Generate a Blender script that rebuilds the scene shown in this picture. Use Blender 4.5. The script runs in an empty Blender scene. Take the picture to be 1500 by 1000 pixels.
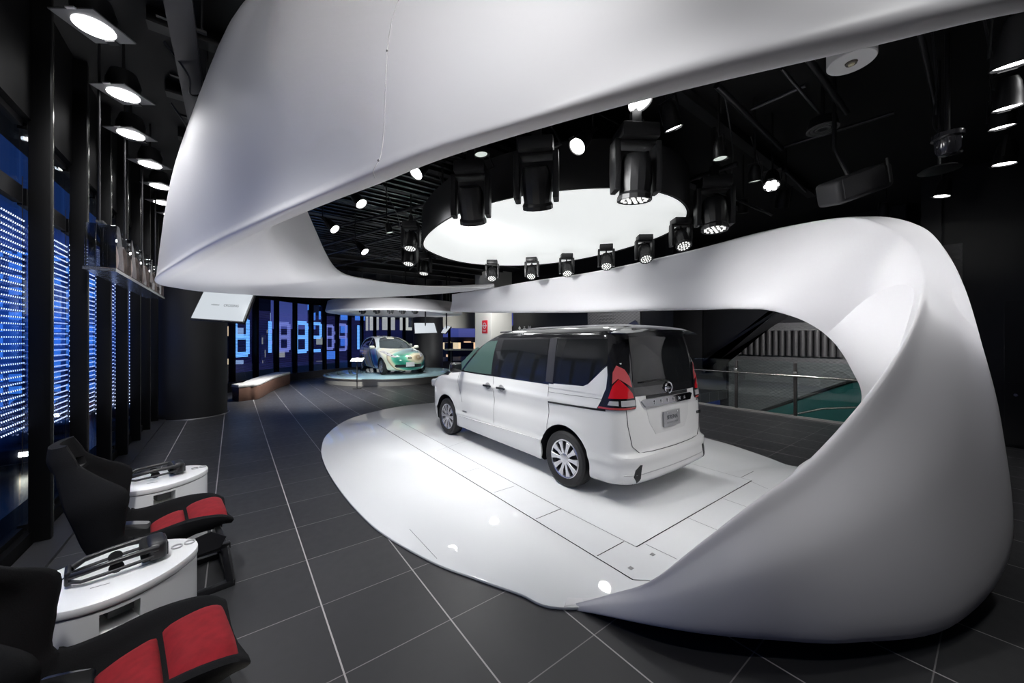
import bpy, bmesh, math, random
from mathutils import Vector, Matrix
rnd = random.Random(7)
D = bpy.data
SC = bpy.context.scene
COL = SC.collection
# ---------------------------------------------------------------- camera
FPX, HOR, CAMH = 540.0, 495.0, 1.70          # focal length and horizon in pixels of the 1500x1000 frame, eye height
YS, YC = 0.6036, 0.7973                      # camera heading against the tile grid
cam_d = D.cameras.new('camera'); cam = D.objects.new('camera', cam_d); COL.objects.link(cam)
cam_d.sensor_width = 36.0; cam_d.lens = FPX / 1500 * 36.0
cam_d.shift_y = (HOR - 500.0) / 1500.0
cam_d.clip_start = 0.02; cam_d.clip_end = 400
cam.location = (0, 0, CAMH)
cam.rotation_euler = (math.pi / 2, 0, -math.atan2(YS, YC))
SC.camera = cam
# ---------------------------------------------------------------- view and world
SC.view_settings.view_transform = 'Standard'
SC.view_settings.look = 'None'
SC.view_settings.gamma = 1.0
SC.view_settings.use_curve_mapping = False
SC.view_settings.exposure = 0.0
wd = D.worlds.new('dusk'); SC.world = wd; wd.use_nodes = True
wn, wl = wd.node_tree.nodes, wd.node_tree.links
bg = wn['Background']
tc = wn.new('ShaderNodeTexCoord'); sx = wn.new('ShaderNodeSeparateXYZ'); cr = wn.new('ShaderNodeValToRGB')
wl.new(tc.outputs['Generated'], sx.inputs[0]); mz = wn.new('ShaderNodeMath'); mz.operation = 'MULTIPLY_ADD'; mz.inputs[1].default_value = 0.5; mz.inputs[2].default_value = 0.5; wl.new(sx.outputs['Z'], mz.inputs[0]); wl.new(mz.outputs[0], cr.inputs[0]); wl.new(cr.outputs[0], bg.inputs[0])
cr.color_ramp.elements[0].position = 0.47; cr.color_ramp.elements[0].color = (0.004, 0.005, 0.012, 1)
cr.color_ramp.elements[1].position = 0.85; cr.color_ramp.elements[1].color = (0.006, 0.02, 0.10, 1)
e_ = cr.color_ramp.elements.new(0.51); e_.color = (0.085, 0.10, 0.36, 1)
e_ = cr.color_ramp.elements.new(0.60); e_.color = (0.012, 0.035, 0.13, 1)
bg.inputs[1].default_value = 0.8


def c2w(X, d, z):
    """camera-relative right / forward / height to world"""
    return Vector((X * YC + d * YS, -X * YS + d * YC, z))


def W(px, py, d):
    return c2w((px - 750) / FPX * d, d, CAMH + (HOR - py) / FPX * d)


def F(px, py, z=0.0):
    d = FPX * (CAMH - z) / (py - HOR)
    return c2w((px - 750) / FPX * d, d, z)


def spot(name, loc, target, watts, angle=50, blend=0.6, radius=0.12, color=(1, 1, 1)):
    l = D.lights.new(name, 'SPOT'); l.energy = watts; l.spot_size = math.radians(angle); l.spot_blend = blend
    l.shadow_soft_size = radius; l.color = color
    o = D.objects.new(name, l); COL.objects.link(o); o.location = loc
    o.rotation_euler = (Vector(target) - Vector(loc)).to_track_quat('-Z', 'Y').to_euler()
    return o


def area(name, loc, target, watts, sx_, sy_=None, color=(1, 1, 1), shape='RECTANGLE', spread=180):
    l = D.lights.new(name, 'AREA'); l.energy = watts; l.color = color; l.shape = shape
    l.size = sx_
    if sy_: l.size_y = sy_
    l.spread = math.radians(spread)
    o = D.objects.new(name, l); COL.objects.link(o); o.location = loc
    o.rotation_euler = (Vector(target) - Vector(loc)).to_track_quat('-Z', 'Y').to_euler()
    return o


# ---------------------------------------------------------------- lamps of the hall (some housed further down), and added fill lamps without housings
VAN = Vector((3.83, 3.9, 0.0))                       # about the middle of the stage
DISC_Z = 3.45
HEADS_AT = []                                        # filled where the moving heads are built
for k, (ang, w) in enumerate([(20, 260), (75, 240), (130, 240), (185, 260), (240, 260), (295, 260), (340, 260)]):
    a = math.radians(ang)
    p = Vector((3.3 + 1.5 * math.cos(a), 4.5 + 1.7 * math.sin(a), 3.3))
    spot('stage_spot', p, (3.6 + 0.9 * math.cos(a), 4.3 + 0.9 * math.sin(a), 0), w * 0.56, 115, 1.0, 0.10)
spot('curl_fill', (2.7, 3.5, 3.30), (5.0, 1.0, 2.0), 330, 62, 1.0, 0.4)  # added lamps without fittings, brighten the inner face of the curl
spot('curl_fill', (2.0, 2.2, 3.2), (5.1, 1.2, 2.3), 300, 52, 1.0, 0.4)
spot('side_fill', (1.3, 4.6, 3.7), (3.0, 4.6, 0.8), 230, 70, 1.0, 0.05)  # added from the left to lift the van's flank
spot('side_fill', (1.0, 2.9, 3.7), (3.0, 3.0, 0.8), 180, 70, 1.0, 0.05)
spot('ridge_fill', (3.0, 1.8, 3.6), (3.0, 0.5, 0.6), 85, 75, 1.0, 0.1)  # added overhead so the top of the ridge reads bright
spot('rim_fill', (0.35, 1.75, 0.12), (1.0, 1.5, 2.8), 30, 140, 1.0, 0.1, (1.0, 0.94, 0.84))  # added fill near the floor, stands for bounce light on the loop's rim
spot('tail_fill', (3.3, 0.9, 3.5), (3.8, 2.0, 0.6), 110, 60, 1.0, 0.06)  # added to brighten the tailgate
spot('band_fill', (2.3, 4.8, 3.3), (5.6, 6.0, 2.6), 420, 90, 1.0, 0.3)  # added to brighten the back band, has no housing
spot('unseen_aisle_lamp', (1.2, 0.0, 4.1), (1.7, 0.9, 0.0), 75, 76, 0.9, 0.15)  # unseen lamp, added to lift the dark lower flank of the rising band
spot('shoulder_spot', (5.5, -0.75, 4.2), (5.2, -0.1, 2.0), 95, 110, 0.9, 0.2)
for y in (4.2, 5.2, 6.2, 7.1, 8.0, 9.0):
    spot('window_downlight', (-0.9, y, 4.02), (-0.2, y + 0.2, 0), 85, 120, 0.8, 0.12)
spot('unseen_aisle_lamp', (-0.6, 1.3, 4.15), (-0.75, 2.9, 0), 400, 72, 0.9, 0.12)  # unseen lamp that brightens the tables
spot('unseen_aisle_lamp', (0.2, -0.3, 4.3), (0.6, 2.2, 3.4), 230, 95, 0.9, 0.15)  # unseen lamp aimed at the overhead fascia, like the next one
spot('unseen_aisle_lamp', (2.2, -1.2, 4.35), (2.6, 0.6, 3.9), 120, 80, 0.9, 0.15)
spot('hall_downlight', (1.8, 12.0, 3.6), (2.2, 12.3, 0), 1300, 90, 0.8, 0.15)
spot('hall_downlight', (7.5, 8.5, 4.0), (7.5, 8.0, 0), 260, 100, 0.8, 0.15)
spot('car_spot', (3.6, 11.0, 2.9), (5.4, 14.2, 0.8), 500, 45, 0.8, 0.1)
spot('car_spot', (4.9, 14.6, 3.3), (5.6, 15.6, 0.8), 260, 110, 0.8, 0.1)
spot('car_spot', (6.2, 14.6, 3.3), (5.6, 15.6, 0.8), 200, 110, 0.8, 0.1)
spot('soffit_fill', (-0.1, 5.2, 0.15), (0.1, 5.7, 2.6), 150, 150, 1.0, 0.1)  # added fills from floor level, brighten the soffits; no fittings stand there
spot('soffit_fill', (2.2, 10.5, 0.15), (2.4, 10.0, 2.6), 130, 150, 1.0, 0.1)
spot('soffit_fill', (4.2, 12.2, 0.15), (4.9, 13.6, 2.7), 600, 80, 1.0, 0.1)
spot('hall_fill', (10.5, 1.5, 2.2), (13.0, 4.0, 1.2), 330, 110, 0.9, 0.2)  # added low in the void to brighten its panels, no fitting
spot('rail_fill', (8.5, 3.2, 3.9), (9.3, 3.2, 0.4), 260, 90, 0.9, 0.1)  # added to brighten the handrail and base channel
spot('hall_fill', (7.4, 11.4, 3.6), (8.9, 13.4, 2.2), 420, 70, 0.9, 0.2)  # added to brighten the white pillar and its red sign
spot('bulkhead_fill', (8.4, 13.4, 0.2), (9.2, 18.2, 2.9), 520, 60, 1.0, 0.1)  # added fill from floor level for the cream bulkhead
spot('core_wall_fill', (7.4, 6.6, 3.9), (9.8, 7.4, 2.3), 260, 70, 1.0, 0.1)  # added to brighten the embossed panel on the core wall
spot('side_downlight', (7.2, -0.2, 4.1), (7.2, 0.2, 0), 90, 80, 0.8, 0.12)

# ---------------------------------------------------------------- materials
MATS = {}


def mat(name, col, rough=0.5, metal=0.0, emit=None, strength=0.0, coat=0.0, spec=0.5, noise=0.0, nscale=40.0, bump=0.0, trans=0.0, ior=1.45, alpha=1.0):
    if name in MATS: return MATS[name]
    m = D.materials.new(name); m.use_nodes = True
    n, l = m.node_tree.nodes, m.node_tree.links
    b = n['Principled BSDF']
    b.inputs['Base Color'].default_value = (*col, 1); b.inputs['Roughness'].default_value = rough
    b.inputs['Metallic'].default_value = metal; b.inputs['Specular IOR Level'].default_value = spec
    b.inputs['Coat Weight'].default_value = coat; b.inputs['Coat Roughness'].default_value = 0.03
    b.inputs['Transmission Weight'].default_value = trans; b.inputs['IOR'].default_value = ior
    b.inputs['Alpha'].default_value = alpha
    if emit:
        b.inputs['Emission Color'].default_value = (*emit, 1); b.inputs['Emission Strength'].default_value = strength
    if noise or bump:
        t = n.new('ShaderNodeTexCoord'); x = n.new('ShaderNodeTexNoise'); x.inputs['Scale'].default_value = nscale
        x.inputs['Detail'].default_value = 4
        l.new(t.outputs['Object'], x.inputs['Vector'])
        if noise:
            mx = n.new('ShaderNodeMix'); mx.data_type = 'RGBA'
            mx.inputs['A'].default_value = (*[c * (1 - noise) for c in col], 1)
            mx.inputs['B'].default_value = (*[min(1, c * (1 + noise)) for c in col], 1)
            l.new(x.outputs['Fac'], mx.inputs['Factor']); l.new(mx.outputs['Result'], b.inputs['Base Color'])
        if bump:
            bp = n.new('ShaderNodeBump'); bp.inputs['Strength'].default_value = bump; bp.inputs['Distance'].default_value = 0.01
            l.new(x.outputs['Fac'], bp.inputs['Height']); l.new(bp.outputs[0], b.inputs['Normal'])
    MATS[name] = m
    return m


class NG:
    """small helper to wire math nodes"""
    def __init__(s, m):
        s.n, s.l = m.node_tree.nodes, m.node_tree.links

    def _in(s, sock, v):
        if hasattr(v, 'is_linked'): s.l.new(v, sock)
        else: sock.default_value = v

    def math(s, op, a, b=0.0, c=None):
        x = s.n.new('ShaderNodeMath'); x.operation = op
        s._in(x.inputs[0], a); s._in(x.inputs[1], b)
        if c is not None: s._in(x.inputs[2], c)
        return x.outputs[0]

    def mix(s, f, a, b):
        x = s.n.new('ShaderNodeMix'); x.data_type = 'RGBA'
        s._in(x.inputs['Factor'], f); s._in(x.inputs['A'], a); s._in(x.inputs['B'], b)
        return x.outputs['Result']

    def xyz(s, space='Object'):
        t = s.n.new('ShaderNodeTexCoord'); x = s.n.new('ShaderNodeSeparateXYZ'); s.l.new(t.outputs[space], x.inputs[0])
        return x.outputs['X'], x.outputs['Y'], x.outputs['Z'], t.outputs[space]


white_gloss = mat('white_gloss', (0.82, 0.83, 0.84), 0.12, coat=0.4)
ribbon_white = mat('ribbon_white', (0.80, 0.79, 0.81), 0.45, bump=0.02, nscale=9)
black_matte = mat('black_matte', (0.006, 0.006, 0.007), 0.6)
black_metal = mat('black_metal', (0.012, 0.012, 0.014), 0.38)
ceil_metal = mat('ceiling_metal', (0.03, 0.03, 0.033), 0.4, metal=0.6)
chrome = mat('chrome', (0.75, 0.75, 0.77), 0.12, metal=1.0)
steel = mat('brushed_steel', (0.55, 0.54, 0.50), 0.25, metal=1.0)
lens_on = mat('lamp_lens_lit', (1, 1, 1), 0.3, emit=(1, 1, 1), strength=9.0)
lens_dim = mat('lamp_lens_dim', (0.5, 0.55, 0.5), 0.15, emit=(0.9, 1.0, 0.92), strength=0.55)
screen_white = mat('screen_white', (0.05, 0.05, 0.05), 0.2, emit=(0.72, 0.78, 0.84), strength=0.8)
ink = mat('ink_grey', (0.10, 0.11, 0.12), 0.5)


# ---------------------------------------------------------------- mesh helpers
class MB:
    def __init__(s): s.bm = bmesh.new()

    def box(s, c, size, R=None, bevel=0.0, seg=2):
        b = bmesh.new(); bmesh.ops.create_cube(b, size=1.0)
        bmesh.ops.scale(b, vec=Vector(size), verts=b.verts)
        if bevel: bmesh.ops.bevel(b, geom=list(b.edges), offset=bevel, segments=seg, profile=0.5, affect='EDGES')
        M = Matrix.Translation(Vector(c)) @ (R.to_4x4() if R else Matrix.Identity(4))
        bmesh.ops.transform(b, matrix=M, verts=b.verts)
        return s.merge(b)

    def merge(s, b):
        me = D.meshes.new('tmp'); b.to_mesh(me); b.free(); s.bm.from_mesh(me); D.meshes.remove(me); return s

    def cyl(s, p0, p1, r0, r1=None, seg=16, caps=True):
        p0, p1 = Vector(p0), Vector(p1); r1 = r0 if r1 is None else r1
        z = (p1 - p0).normalized(); x = z.orthogonal().normalized(); y = z.cross(x)
        A, B = [], []
        for i in range(seg):
            a = 2 * math.pi * i / seg; v = x * math.cos(a) + y * math.sin(a)
            A.append(s.bm.verts.new(p0 + v * r0)); B.append(s.bm.verts.new(p1 + v * r1))
        for i in range(seg):
            j = (i + 1) % seg; s.bm.faces.new((A[i], A[j], B[j], B[i]))
        if caps: s.bm.faces.new(A[::-1]); s.bm.faces.new(B)
        return s

    def lathe(s, prof, M=None, seg=32, caps=True):
        M = M or Matrix.Identity(4); rings = []
        for r, z in prof:
            rings.append([s.bm.verts.new(M @ Vector((r * math.cos(2 * math.pi * i / seg), r * math.sin(2 * math.pi * i / seg), z))) for i in range(seg)])
        for a, b in zip(rings, rings[1:]):
            for i in range(seg):
                j = (i + 1) % seg; s.bm.faces.new((a[i], a[j], b[j], b[i]))
        if caps: s.bm.faces.new(rings[0][::-1]); s.bm.faces.new(rings[-1])
        return s

    def tube(s, pts, r, seg=8, cyclic=False):
        pts = [Vector(p) for p in pts]; n = len(pts); rings = []
        up = None
        for i, p in enumerate(pts):
            if cyclic: t = pts[(i + 1) % n] - pts[i - 1]
            else: t = pts[min(i + 1, n - 1)] - pts[max(i - 1, 0)]
            t.normalize()
            if up is None: up = t.orthogonal().normalized()
            up = (up - t * up.dot(t)).normalized(); w = t.cross(up)
            rr = r[i] if isinstance(r, (list, tuple)) else r
            rings.append([s.bm.verts.new(p + (up * math.cos(2 * math.pi * k / seg) + w * math.sin(2 * math.pi * k / seg)) * rr) for k in range(seg)])
        rng = range(n) if cyclic else range(n - 1)
        for i in rng:
            a, b = rings[i], rings[(i + 1) % n]
            for k in range(seg):
                j = (k + 1) % seg; s.bm.faces.new((a[k], a[j], b[j], b[k]))
        if not cyclic: s.bm.faces.new(rings[0][::-1]); s.bm.faces.new(rings[-1])
        return s

    def prism(s, poly, z0, z1, M=None, bevel=0.0, seg=2):
        """poly in the xy plane of M, extruded z0..z1"""
        b = bmesh.new(); M = M or Matrix.Identity(4)
        A = [b.verts.new((x, y, z0)) for x, y in poly]; B = [b.verts.new((x, y, z1)) for x, y in poly]
        n = len(poly)
        b.faces.new(A[::-1]); b.faces.new(B)
        for i in range(n): b.faces.new((A[i], A[(i + 1) % n], B[(i + 1) % n], B[i]))
        bmesh.ops.recalc_face_normals(b, faces=b.faces)
        if bevel:
            e = [e for e in b.edges if abs(e.verts[0].co.z - e.verts[1].co.z) < 1e-6]
            bmesh.ops.bevel(b, geom=e, offset=bevel, segments=seg, profile=0.5, affect='EDGES')
        bmesh.ops.transform(b, matrix=M, verts=b.verts)
        return s.merge(b)

    def quad(s, *p):
        s.bm.faces.new([s.bm.verts.new(Vector(q)) for q in p]); return s

    def grid(s, rows, cyc_u=False, cap=False, cyc_v=False):
        V = [[s.bm.verts.new(p) for p in r] for r in rows]
        nu = len(V); nv = len(V[0])
        for i in range(nu if cyc_u else nu - 1):
            for j in range(nv if cyc_v else nv - 1):
                s.bm.faces.new((V[i][j], V[i][(j + 1) % nv], V[(i + 1) % nu][(j + 1) % nv], V[(i + 1) % nu][j]))
        if cap:
            for jj in (0, -1):
                try: s.bm.faces.new([r[jj] for r in V])
                except ValueError: pass
        return s

    def build(s, name, m, parent=None, smooth=40, recalc=True):
        if recalc: bmesh.ops.recalc_face_normals(s.bm, faces=s.bm.faces)
        me = D.meshes.new(name); s.bm.to_mesh(me); s.bm.free()
        me.materials.append(m)
        if smooth:
            me.shade_smooth(); me.set_sharp_from_angle(angle=math.radians(smooth))
        o = D.objects.new(name, me); COL.objects.link(o)
        if parent: o.parent = parent
        return o


def thing(name, label, cat, loc=(0, 0, 0), rz=0.0, group=None, R=None):
    o = D.objects.new(name, None); COL.objects.link(o); o.location = loc
    o.empty_display_size = 0.1
    o.rotation_euler = R.to_euler() if R else (0, 0, rz)
    return tag(o, label, cat, group)


def tag(o, label, cat, group=None, kind=None):
    o['label'] = label; o['category'] = cat
    if group: o['group'] = group
    if kind: o['kind'] = kind
    return o


def struct(o):
    o['kind'] = 'structure'; return o


def copy_tree(o, parent=None):
    c = o.copy(); COL.objects.link(c)
    if parent: c.parent = parent
    for ch in list(o.children): copy_tree(ch, c)
    return c


def cr1(p, t):
    """Catmull-Rom through a list, t in 0..1"""
    n = len(p) - 1; f = min(max(t, 0), 1) * n; i = min(int(f), n - 1); u = f - i
    a, b, c, d = p[max(i - 1, 0)], p[i], p[i + 1], p[min(i + 2, n)]
    if i == 0: a = b * 2 - c if not isinstance(b, tuple) else b
    if i == n - 1: d = c * 2 - b if not isinstance(b, tuple) else c
    return 0.5 * ((2 * b) + (c - a) * u + (2 * a - 5 * b + 4 * c - d) * u * u + (3 * b - a - 3 * c + d) * u * u * u)


def spline(pts, n, cyclic=False):
    pts = [Vector(p) for p in pts]
    if not cyclic: return [cr1(pts, i / (n - 1)) for i in range(n)]
    m = len(pts); out = []
    for i in range(n):
        f = i / n * m; k = int(f); u = f - k
        a, b, c, d = pts[k - 1], pts[k % m], pts[(k + 1) % m], pts[(k + 2) % m]
        out.append(0.5 * ((2 * b) + (c - a) * u + (2 * a - 5 * b + 4 * c - d) * u * u + (3 * b - a - 3 * c + d) * u * u * u))
    return out


def spline_nu(pts, per, cyclic=True):
    """centripetal Catmull-Rom, per samples on each span"""
    n = len(pts); out = []
    for i in range(n if cyclic else n - 1):
        a, b, c, d = pts[i - 1], pts[i], pts[(i + 1) % n], pts[(i + 2) % n]
        t0 = 0.0; t1 = t0 + max(1e-4, (b - a).length) ** 0.5; t2 = t1 + max(1e-4, (c - b).length) ** 0.5; t3 = t2 + max(1e-4, (d - c).length) ** 0.5
        for k in range(per):
            t = t1 + (t2 - t1) * k / per
            A1 = a * ((t1 - t) / (t1 - t0)) + b * ((t - t0) / (t1 - t0)); A2 = b * ((t2 - t) / (t2 - t1)) + c * ((t - t1) / (t2 - t1)); A3 = c * ((t3 - t) / (t3 - t2)) + d * ((t - t2) / (t3 - t2))
            B1 = A1 * ((t2 - t) / (t2 - t0)) + A2 * ((t - t0) / (t2 - t0)); B2 = A2 * ((t3 - t) / (t3 - t1)) + A3 * ((t - t1) / (t3 - t1))
            out.append(B1 * ((t2 - t) / (t2 - t1)) + B2 * ((t - t1) / (t2 - t1)))
    return out


def loft(guides, nu, nv, cyclic=True):
    """guides: list of guide curves (each a list of points). returns nv x nu grid of points"""
    cu = [spline(g, nu) for g in guides]
    cols = [spline_nu([c[i] for c in cu], nv, cyclic) for i in range(nu)]
    return [[cols[i][j] for i in range(nu)] for j in range(len(cols[0]))]


def text(s, size, name, m, M, parent=None, depth=0.002, align='CENTER', xs=1.0):
    cu = D.curves.new('txt', 'FONT'); cu.body = s; cu.size = size; cu.extrude = depth; cu.align_x = align; cu.align_y = 'CENTER'
    o = D.objects.new('txt', cu); COL.objects.link(o)
    bpy.context.view_layer.update()
    me = D.meshes.new_from_object(o.evaluated_get(bpy.context.evaluated_depsgraph_get()))
    D.objects.remove(o); D.curves.remove(cu)
    me.transform(M @ Matrix.Diagonal((xs, 1, 1, 1)))
    me.materials.clear(); me.materials.append(m)
    r = D.objects.new(name, me); COL.objects.link(r)
    if parent: r.parent = parent
    return r


def boolean(o, cutters, op='DIFFERENCE', selfx=False, ang=35):
    par = o.parent; o.parent = None
    for c in cutters:
        md = o.modifiers.new('b', 'BOOLEAN'); md.operation = op; md.object = c; md.solver = 'EXACT'; md.use_self = selfx
        md.material_mode = 'TRANSFER'
    bpy.context.view_layer.update()
    me = D.meshes.new_from_object(o.evaluated_get(bpy.context.evaluated_depsgraph_get()))
    o.parent = par; old = o.data; o.modifiers.clear(); o.data = me; D.meshes.remove(old)
    for c in cutters:
        m_ = c.data; D.objects.remove(c); D.meshes.remove(m_)
    me.shade_smooth(); me.set_sharp_from_angle(angle=math.radians(ang))
    return o


ORD = 'first second third fourth fifth sixth seventh eighth ninth tenth eleventh twelfth thirteenth fourteenth'.split()
# ================================================================ the room
CEIL = 4.6
m = mat('floor_tile', (0.02, 0.02, 0.022), 0.30)
g = NG(m); X_, Y_, Z_, V_ = g.xyz()
bsdf = m.node_tree.nodes['Principled BSDF']


def line(c, off, half):
    t = g.math('FRACT', g.math('DIVIDE', g.math('SUBTRACT', c, off), 0.6))
    e = g.math('MINIMUM', t, g.math('SUBTRACT', 1.0, t))
    return g.math('LESS_THAN', e, half / 0.6)


lx, ly = line(X_, 0.45, 0.0042), line(Y_, 0.20, 0.0030)
wn_ = m.node_tree.nodes.new('ShaderNodeTexWhiteNoise'); wn_.noise_dimensions = '2D'
cmb = m.node_tree.nodes.new('ShaderNodeCombineXYZ')
g._in(cmb.inputs[0], g.math('FLOOR', g.math('DIVIDE', g.math('SUBTRACT', X_, 0.45), 0.6)))
g._in(cmb.inputs[1], g.math('FLOOR', g.math('DIVIDE', g.math('SUBTRACT', Y_, 0.20), 0.6)))
g.l.new(cmb.outputs[0], wn_.inputs['Vector'])
nz = m.node_tree.nodes.new('ShaderNodeTexNoise'); nz.inputs['Scale'].default_value = 14; nz.inputs['Detail'].default_value = 5
g.l.new(V_, nz.inputs['Vector'])
tile = g.mix(wn_.outputs['Value'], (0.034, 0.034, 0.037, 1), (0.045, 0.045, 0.048, 1))
tile = g.mix(g.math('MULTIPLY', nz.outputs['Fac'], 0.5), tile, (0.036, 0.036, 0.039, 1))
col = g.mix(ly, tile, (0.22, 0.21, 0.21, 1)); col = g.mix(lx, col, (0.42, 0.40, 0.40, 1))
g.l.new(col, bsdf.inputs['Base Color'])
g._in(bsdf.inputs['Roughness'], g.math('MULTIPLY_ADD', nz.outputs['Fac'], 0.16, 0.30))
g._in(bsdf.inputs['Specular IOR Level'], 0.35)
FL = [(-1.25, -5), (9.66, -5), (9.66, 5.45), (13.2, 5.45), (20, 5.45), (20, 30), (-1.6, 30), (-1.6, -5)]
FL = [(-1.6, -5), (9.66, -5), (9.66, 5.45), (24, 5.45), (24, 30), (-1.6, 30)]
struct(MB().prism(FL, -0.3, 0.0).build('floor', m, smooth=0))
wall_black = mat('wall_black', (0.0022, 0.0022, 0.0025), 0.6, spec=0.15, noise=0.15, nscale=6)
ceil_m = mat('ceiling_black', (0.004, 0.004, 0.0045), 0.75, noise=0.3, nscale=3)
struct(MB().box((11, 12, CEIL + 0.1), (27, 37, 0.2)).build('ceiling', ceil_m, smooth=0))
struct(MB().box((4, -5.1, 2.2), (13, 0.2, 5)).build('wall_south', wall_black, smooth=0))
# kerb strip at the foot of the window wall
kerb_m = mat('kerb_grey', (0.030, 0.030, 0.033), 0.4, noise=0.2, nscale=20)
struct(MB().box((-1.20, 3.0, 0.012), (0.20, 16, 0.024)).build('baseboard_left', kerb_m, smooth=0))

# --- window wall on the left: posts, header, panes, led curtains
glass_m = mat('window_glass', (0.5, 0.6, 0.7), 0.0, spec=0.5)
nt = glass_m.node_tree; gl = nt.nodes.new('ShaderNodeBsdfGlossy'); gl.inputs['Roughness'].default_value = 0.02
tr = nt.nodes.new('ShaderNodeBsdfTransparent'); tr.inputs[0].default_value = (0.86, 0.92, 0.98, 1)
ms = nt.nodes.new('ShaderNodeMixShader'); lw = nt.nodes.new('ShaderNodeLayerWeight'); mp_ = nt.nodes.new('ShaderNodeMath'); mp_.operation = 'POWER'; mp_.inputs[1].default_value = 4.0
ma_ = nt.nodes.new('ShaderNodeMath'); ma_.operation = 'MULTIPLY_ADD'; ma_.inputs[1].default_value = 0.35; ma_.inputs[2].default_value = 0.012
nt.links.new(lw.outputs['Facing'], mp_.inputs[0]); nt.links.new(mp_.outputs[0], ma_.inputs[0]); nt.links.new(ma_.outputs[0], ms.inputs[0]); nt.links.new(tr.outputs[0], ms.inputs[1]); nt.links.new(gl.outputs[0], ms.inputs[2])
nt.links.new(ms.outputs[0], nt.nodes['Material Output'].inputs[0])


def led_mat(name, c1, c2, strength, pitch, duty):
    m = mat(name, (0.01, 0.012, 0.02), 0.5); g = NG(m); x, y, z, v = g.xyz()
    b = m.node_tree.nodes['Principled BSDF']
    f = g.math('FRACT', g.math('DIVIDE', x, pitch))
    on = g.math('LESS_THAN', f, duty)
    n = m.node_tree.nodes.new('ShaderNodeTexNoise'); n.inputs['Scale'].default_value = 1.3; g.l.new(v, n.inputs['Vector'])
    # blue in the middle of the height, whiter at top and towards the foot
    h = g.math('ABSOLUTE', g.math('SUBTRACT', g.math('DIVIDE', z, 2.9), 0.55))
    h = g.math('MULTIPLY', h, 2.2)
    g.l.new(g.mix(g.math('MINIMUM', g.math('MULTIPLY_ADD', n.outputs['Fac'], 0.5, h), 1.0), (*c1, 1), (*c2, 1)), b.inputs['Emission Color'])
    g._in(b.inputs['Emission Strength'], g.math('MULTIPLY', on, strength))
    return m


haze_m = mat('led_glow_haze', (0, 0, 0), 0.5); g = NG(haze_m); x, y, z, v = g.xyz()  # blue glow between the LED bars, put into a clear emitting sheet
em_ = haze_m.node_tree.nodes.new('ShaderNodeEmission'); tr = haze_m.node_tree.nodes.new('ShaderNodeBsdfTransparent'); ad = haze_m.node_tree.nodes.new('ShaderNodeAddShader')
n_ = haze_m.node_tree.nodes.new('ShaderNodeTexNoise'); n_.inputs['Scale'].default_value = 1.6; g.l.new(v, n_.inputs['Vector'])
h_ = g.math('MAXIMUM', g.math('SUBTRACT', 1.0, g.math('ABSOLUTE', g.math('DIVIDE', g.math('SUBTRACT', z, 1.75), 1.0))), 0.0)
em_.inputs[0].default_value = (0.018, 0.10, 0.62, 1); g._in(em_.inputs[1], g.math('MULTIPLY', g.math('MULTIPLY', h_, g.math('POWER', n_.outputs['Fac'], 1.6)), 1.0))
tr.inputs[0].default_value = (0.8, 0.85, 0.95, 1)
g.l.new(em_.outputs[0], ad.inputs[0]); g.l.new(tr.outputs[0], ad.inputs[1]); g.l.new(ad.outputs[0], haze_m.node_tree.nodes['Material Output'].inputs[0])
led_bar = led_mat('led_bar', (0.12, 0.30, 1.0), (0.62, 0.72, 1.0), 2.6, 0.036, 0.42)
led_far = led_mat('led_bar_far', (0.05, 0.12, 0.8), (0.2, 0.18, 0.8), 0.55, 0.03, 0.6)
digit_m = mat('led_digit', (0.02, 0.05, 0.1), 0.4, emit=(0.18, 0.46, 1.0), strength=1.5)
digit_pale = mat('led_digit_pale', (0.02, 0.05, 0.1), 0.4, emit=(0.33, 0.36, 0.95), strength=0.7)
frame_black = mat('frame_black', (0.0035, 0.0035, 0.004), 0.5, spec=0.15)
XG = -1.36
posts_y = [-0.9, 0.06, 1.02, 1.98, 2.92, 3.87, 4.80, 5.76, 6.68, 7.60, 8.52, 9.42, 10.3]
wl_ = MB()
wl_.box((XG - 0.1, 4.8, 4.05), (0.3, 20, 1.15)); wl_.box((XG - 0.1, 4.8, -0.05), (0.3, 20, 0.34))
wl_ = wl_.build('wall_left', wall_black, smooth=0); struct(wl_)
struct(MB().box((XG - 0.1, -3.0, 2.2), (0.3, 4.3, 5.0)).build('wall_left_near', wall_black, smooth=0))
for i, y in enumerate(posts_y):
    o = MB().box((XG + 0.09, y, 2.3), (0.12, 0.07, 4.55), bevel=0.006).build('trim_%d' % (i + 1), frame_black); struct(o)
    MB().box((XG + 0.149, y + 0.022, 2.3), (0.006, 0.016, 4.5)).build('edge_glint', steel, o, smooth=0)  # added strip imitating the bright reflection along the post edge
wi = 0
side_words = 'beside the nearest racing seat,nearest the front of the view,second in view,third in view,fourth in view,fifth in view,sixth in view,seventh in view,eighth in view,last before the round column'.split(',')
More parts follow.
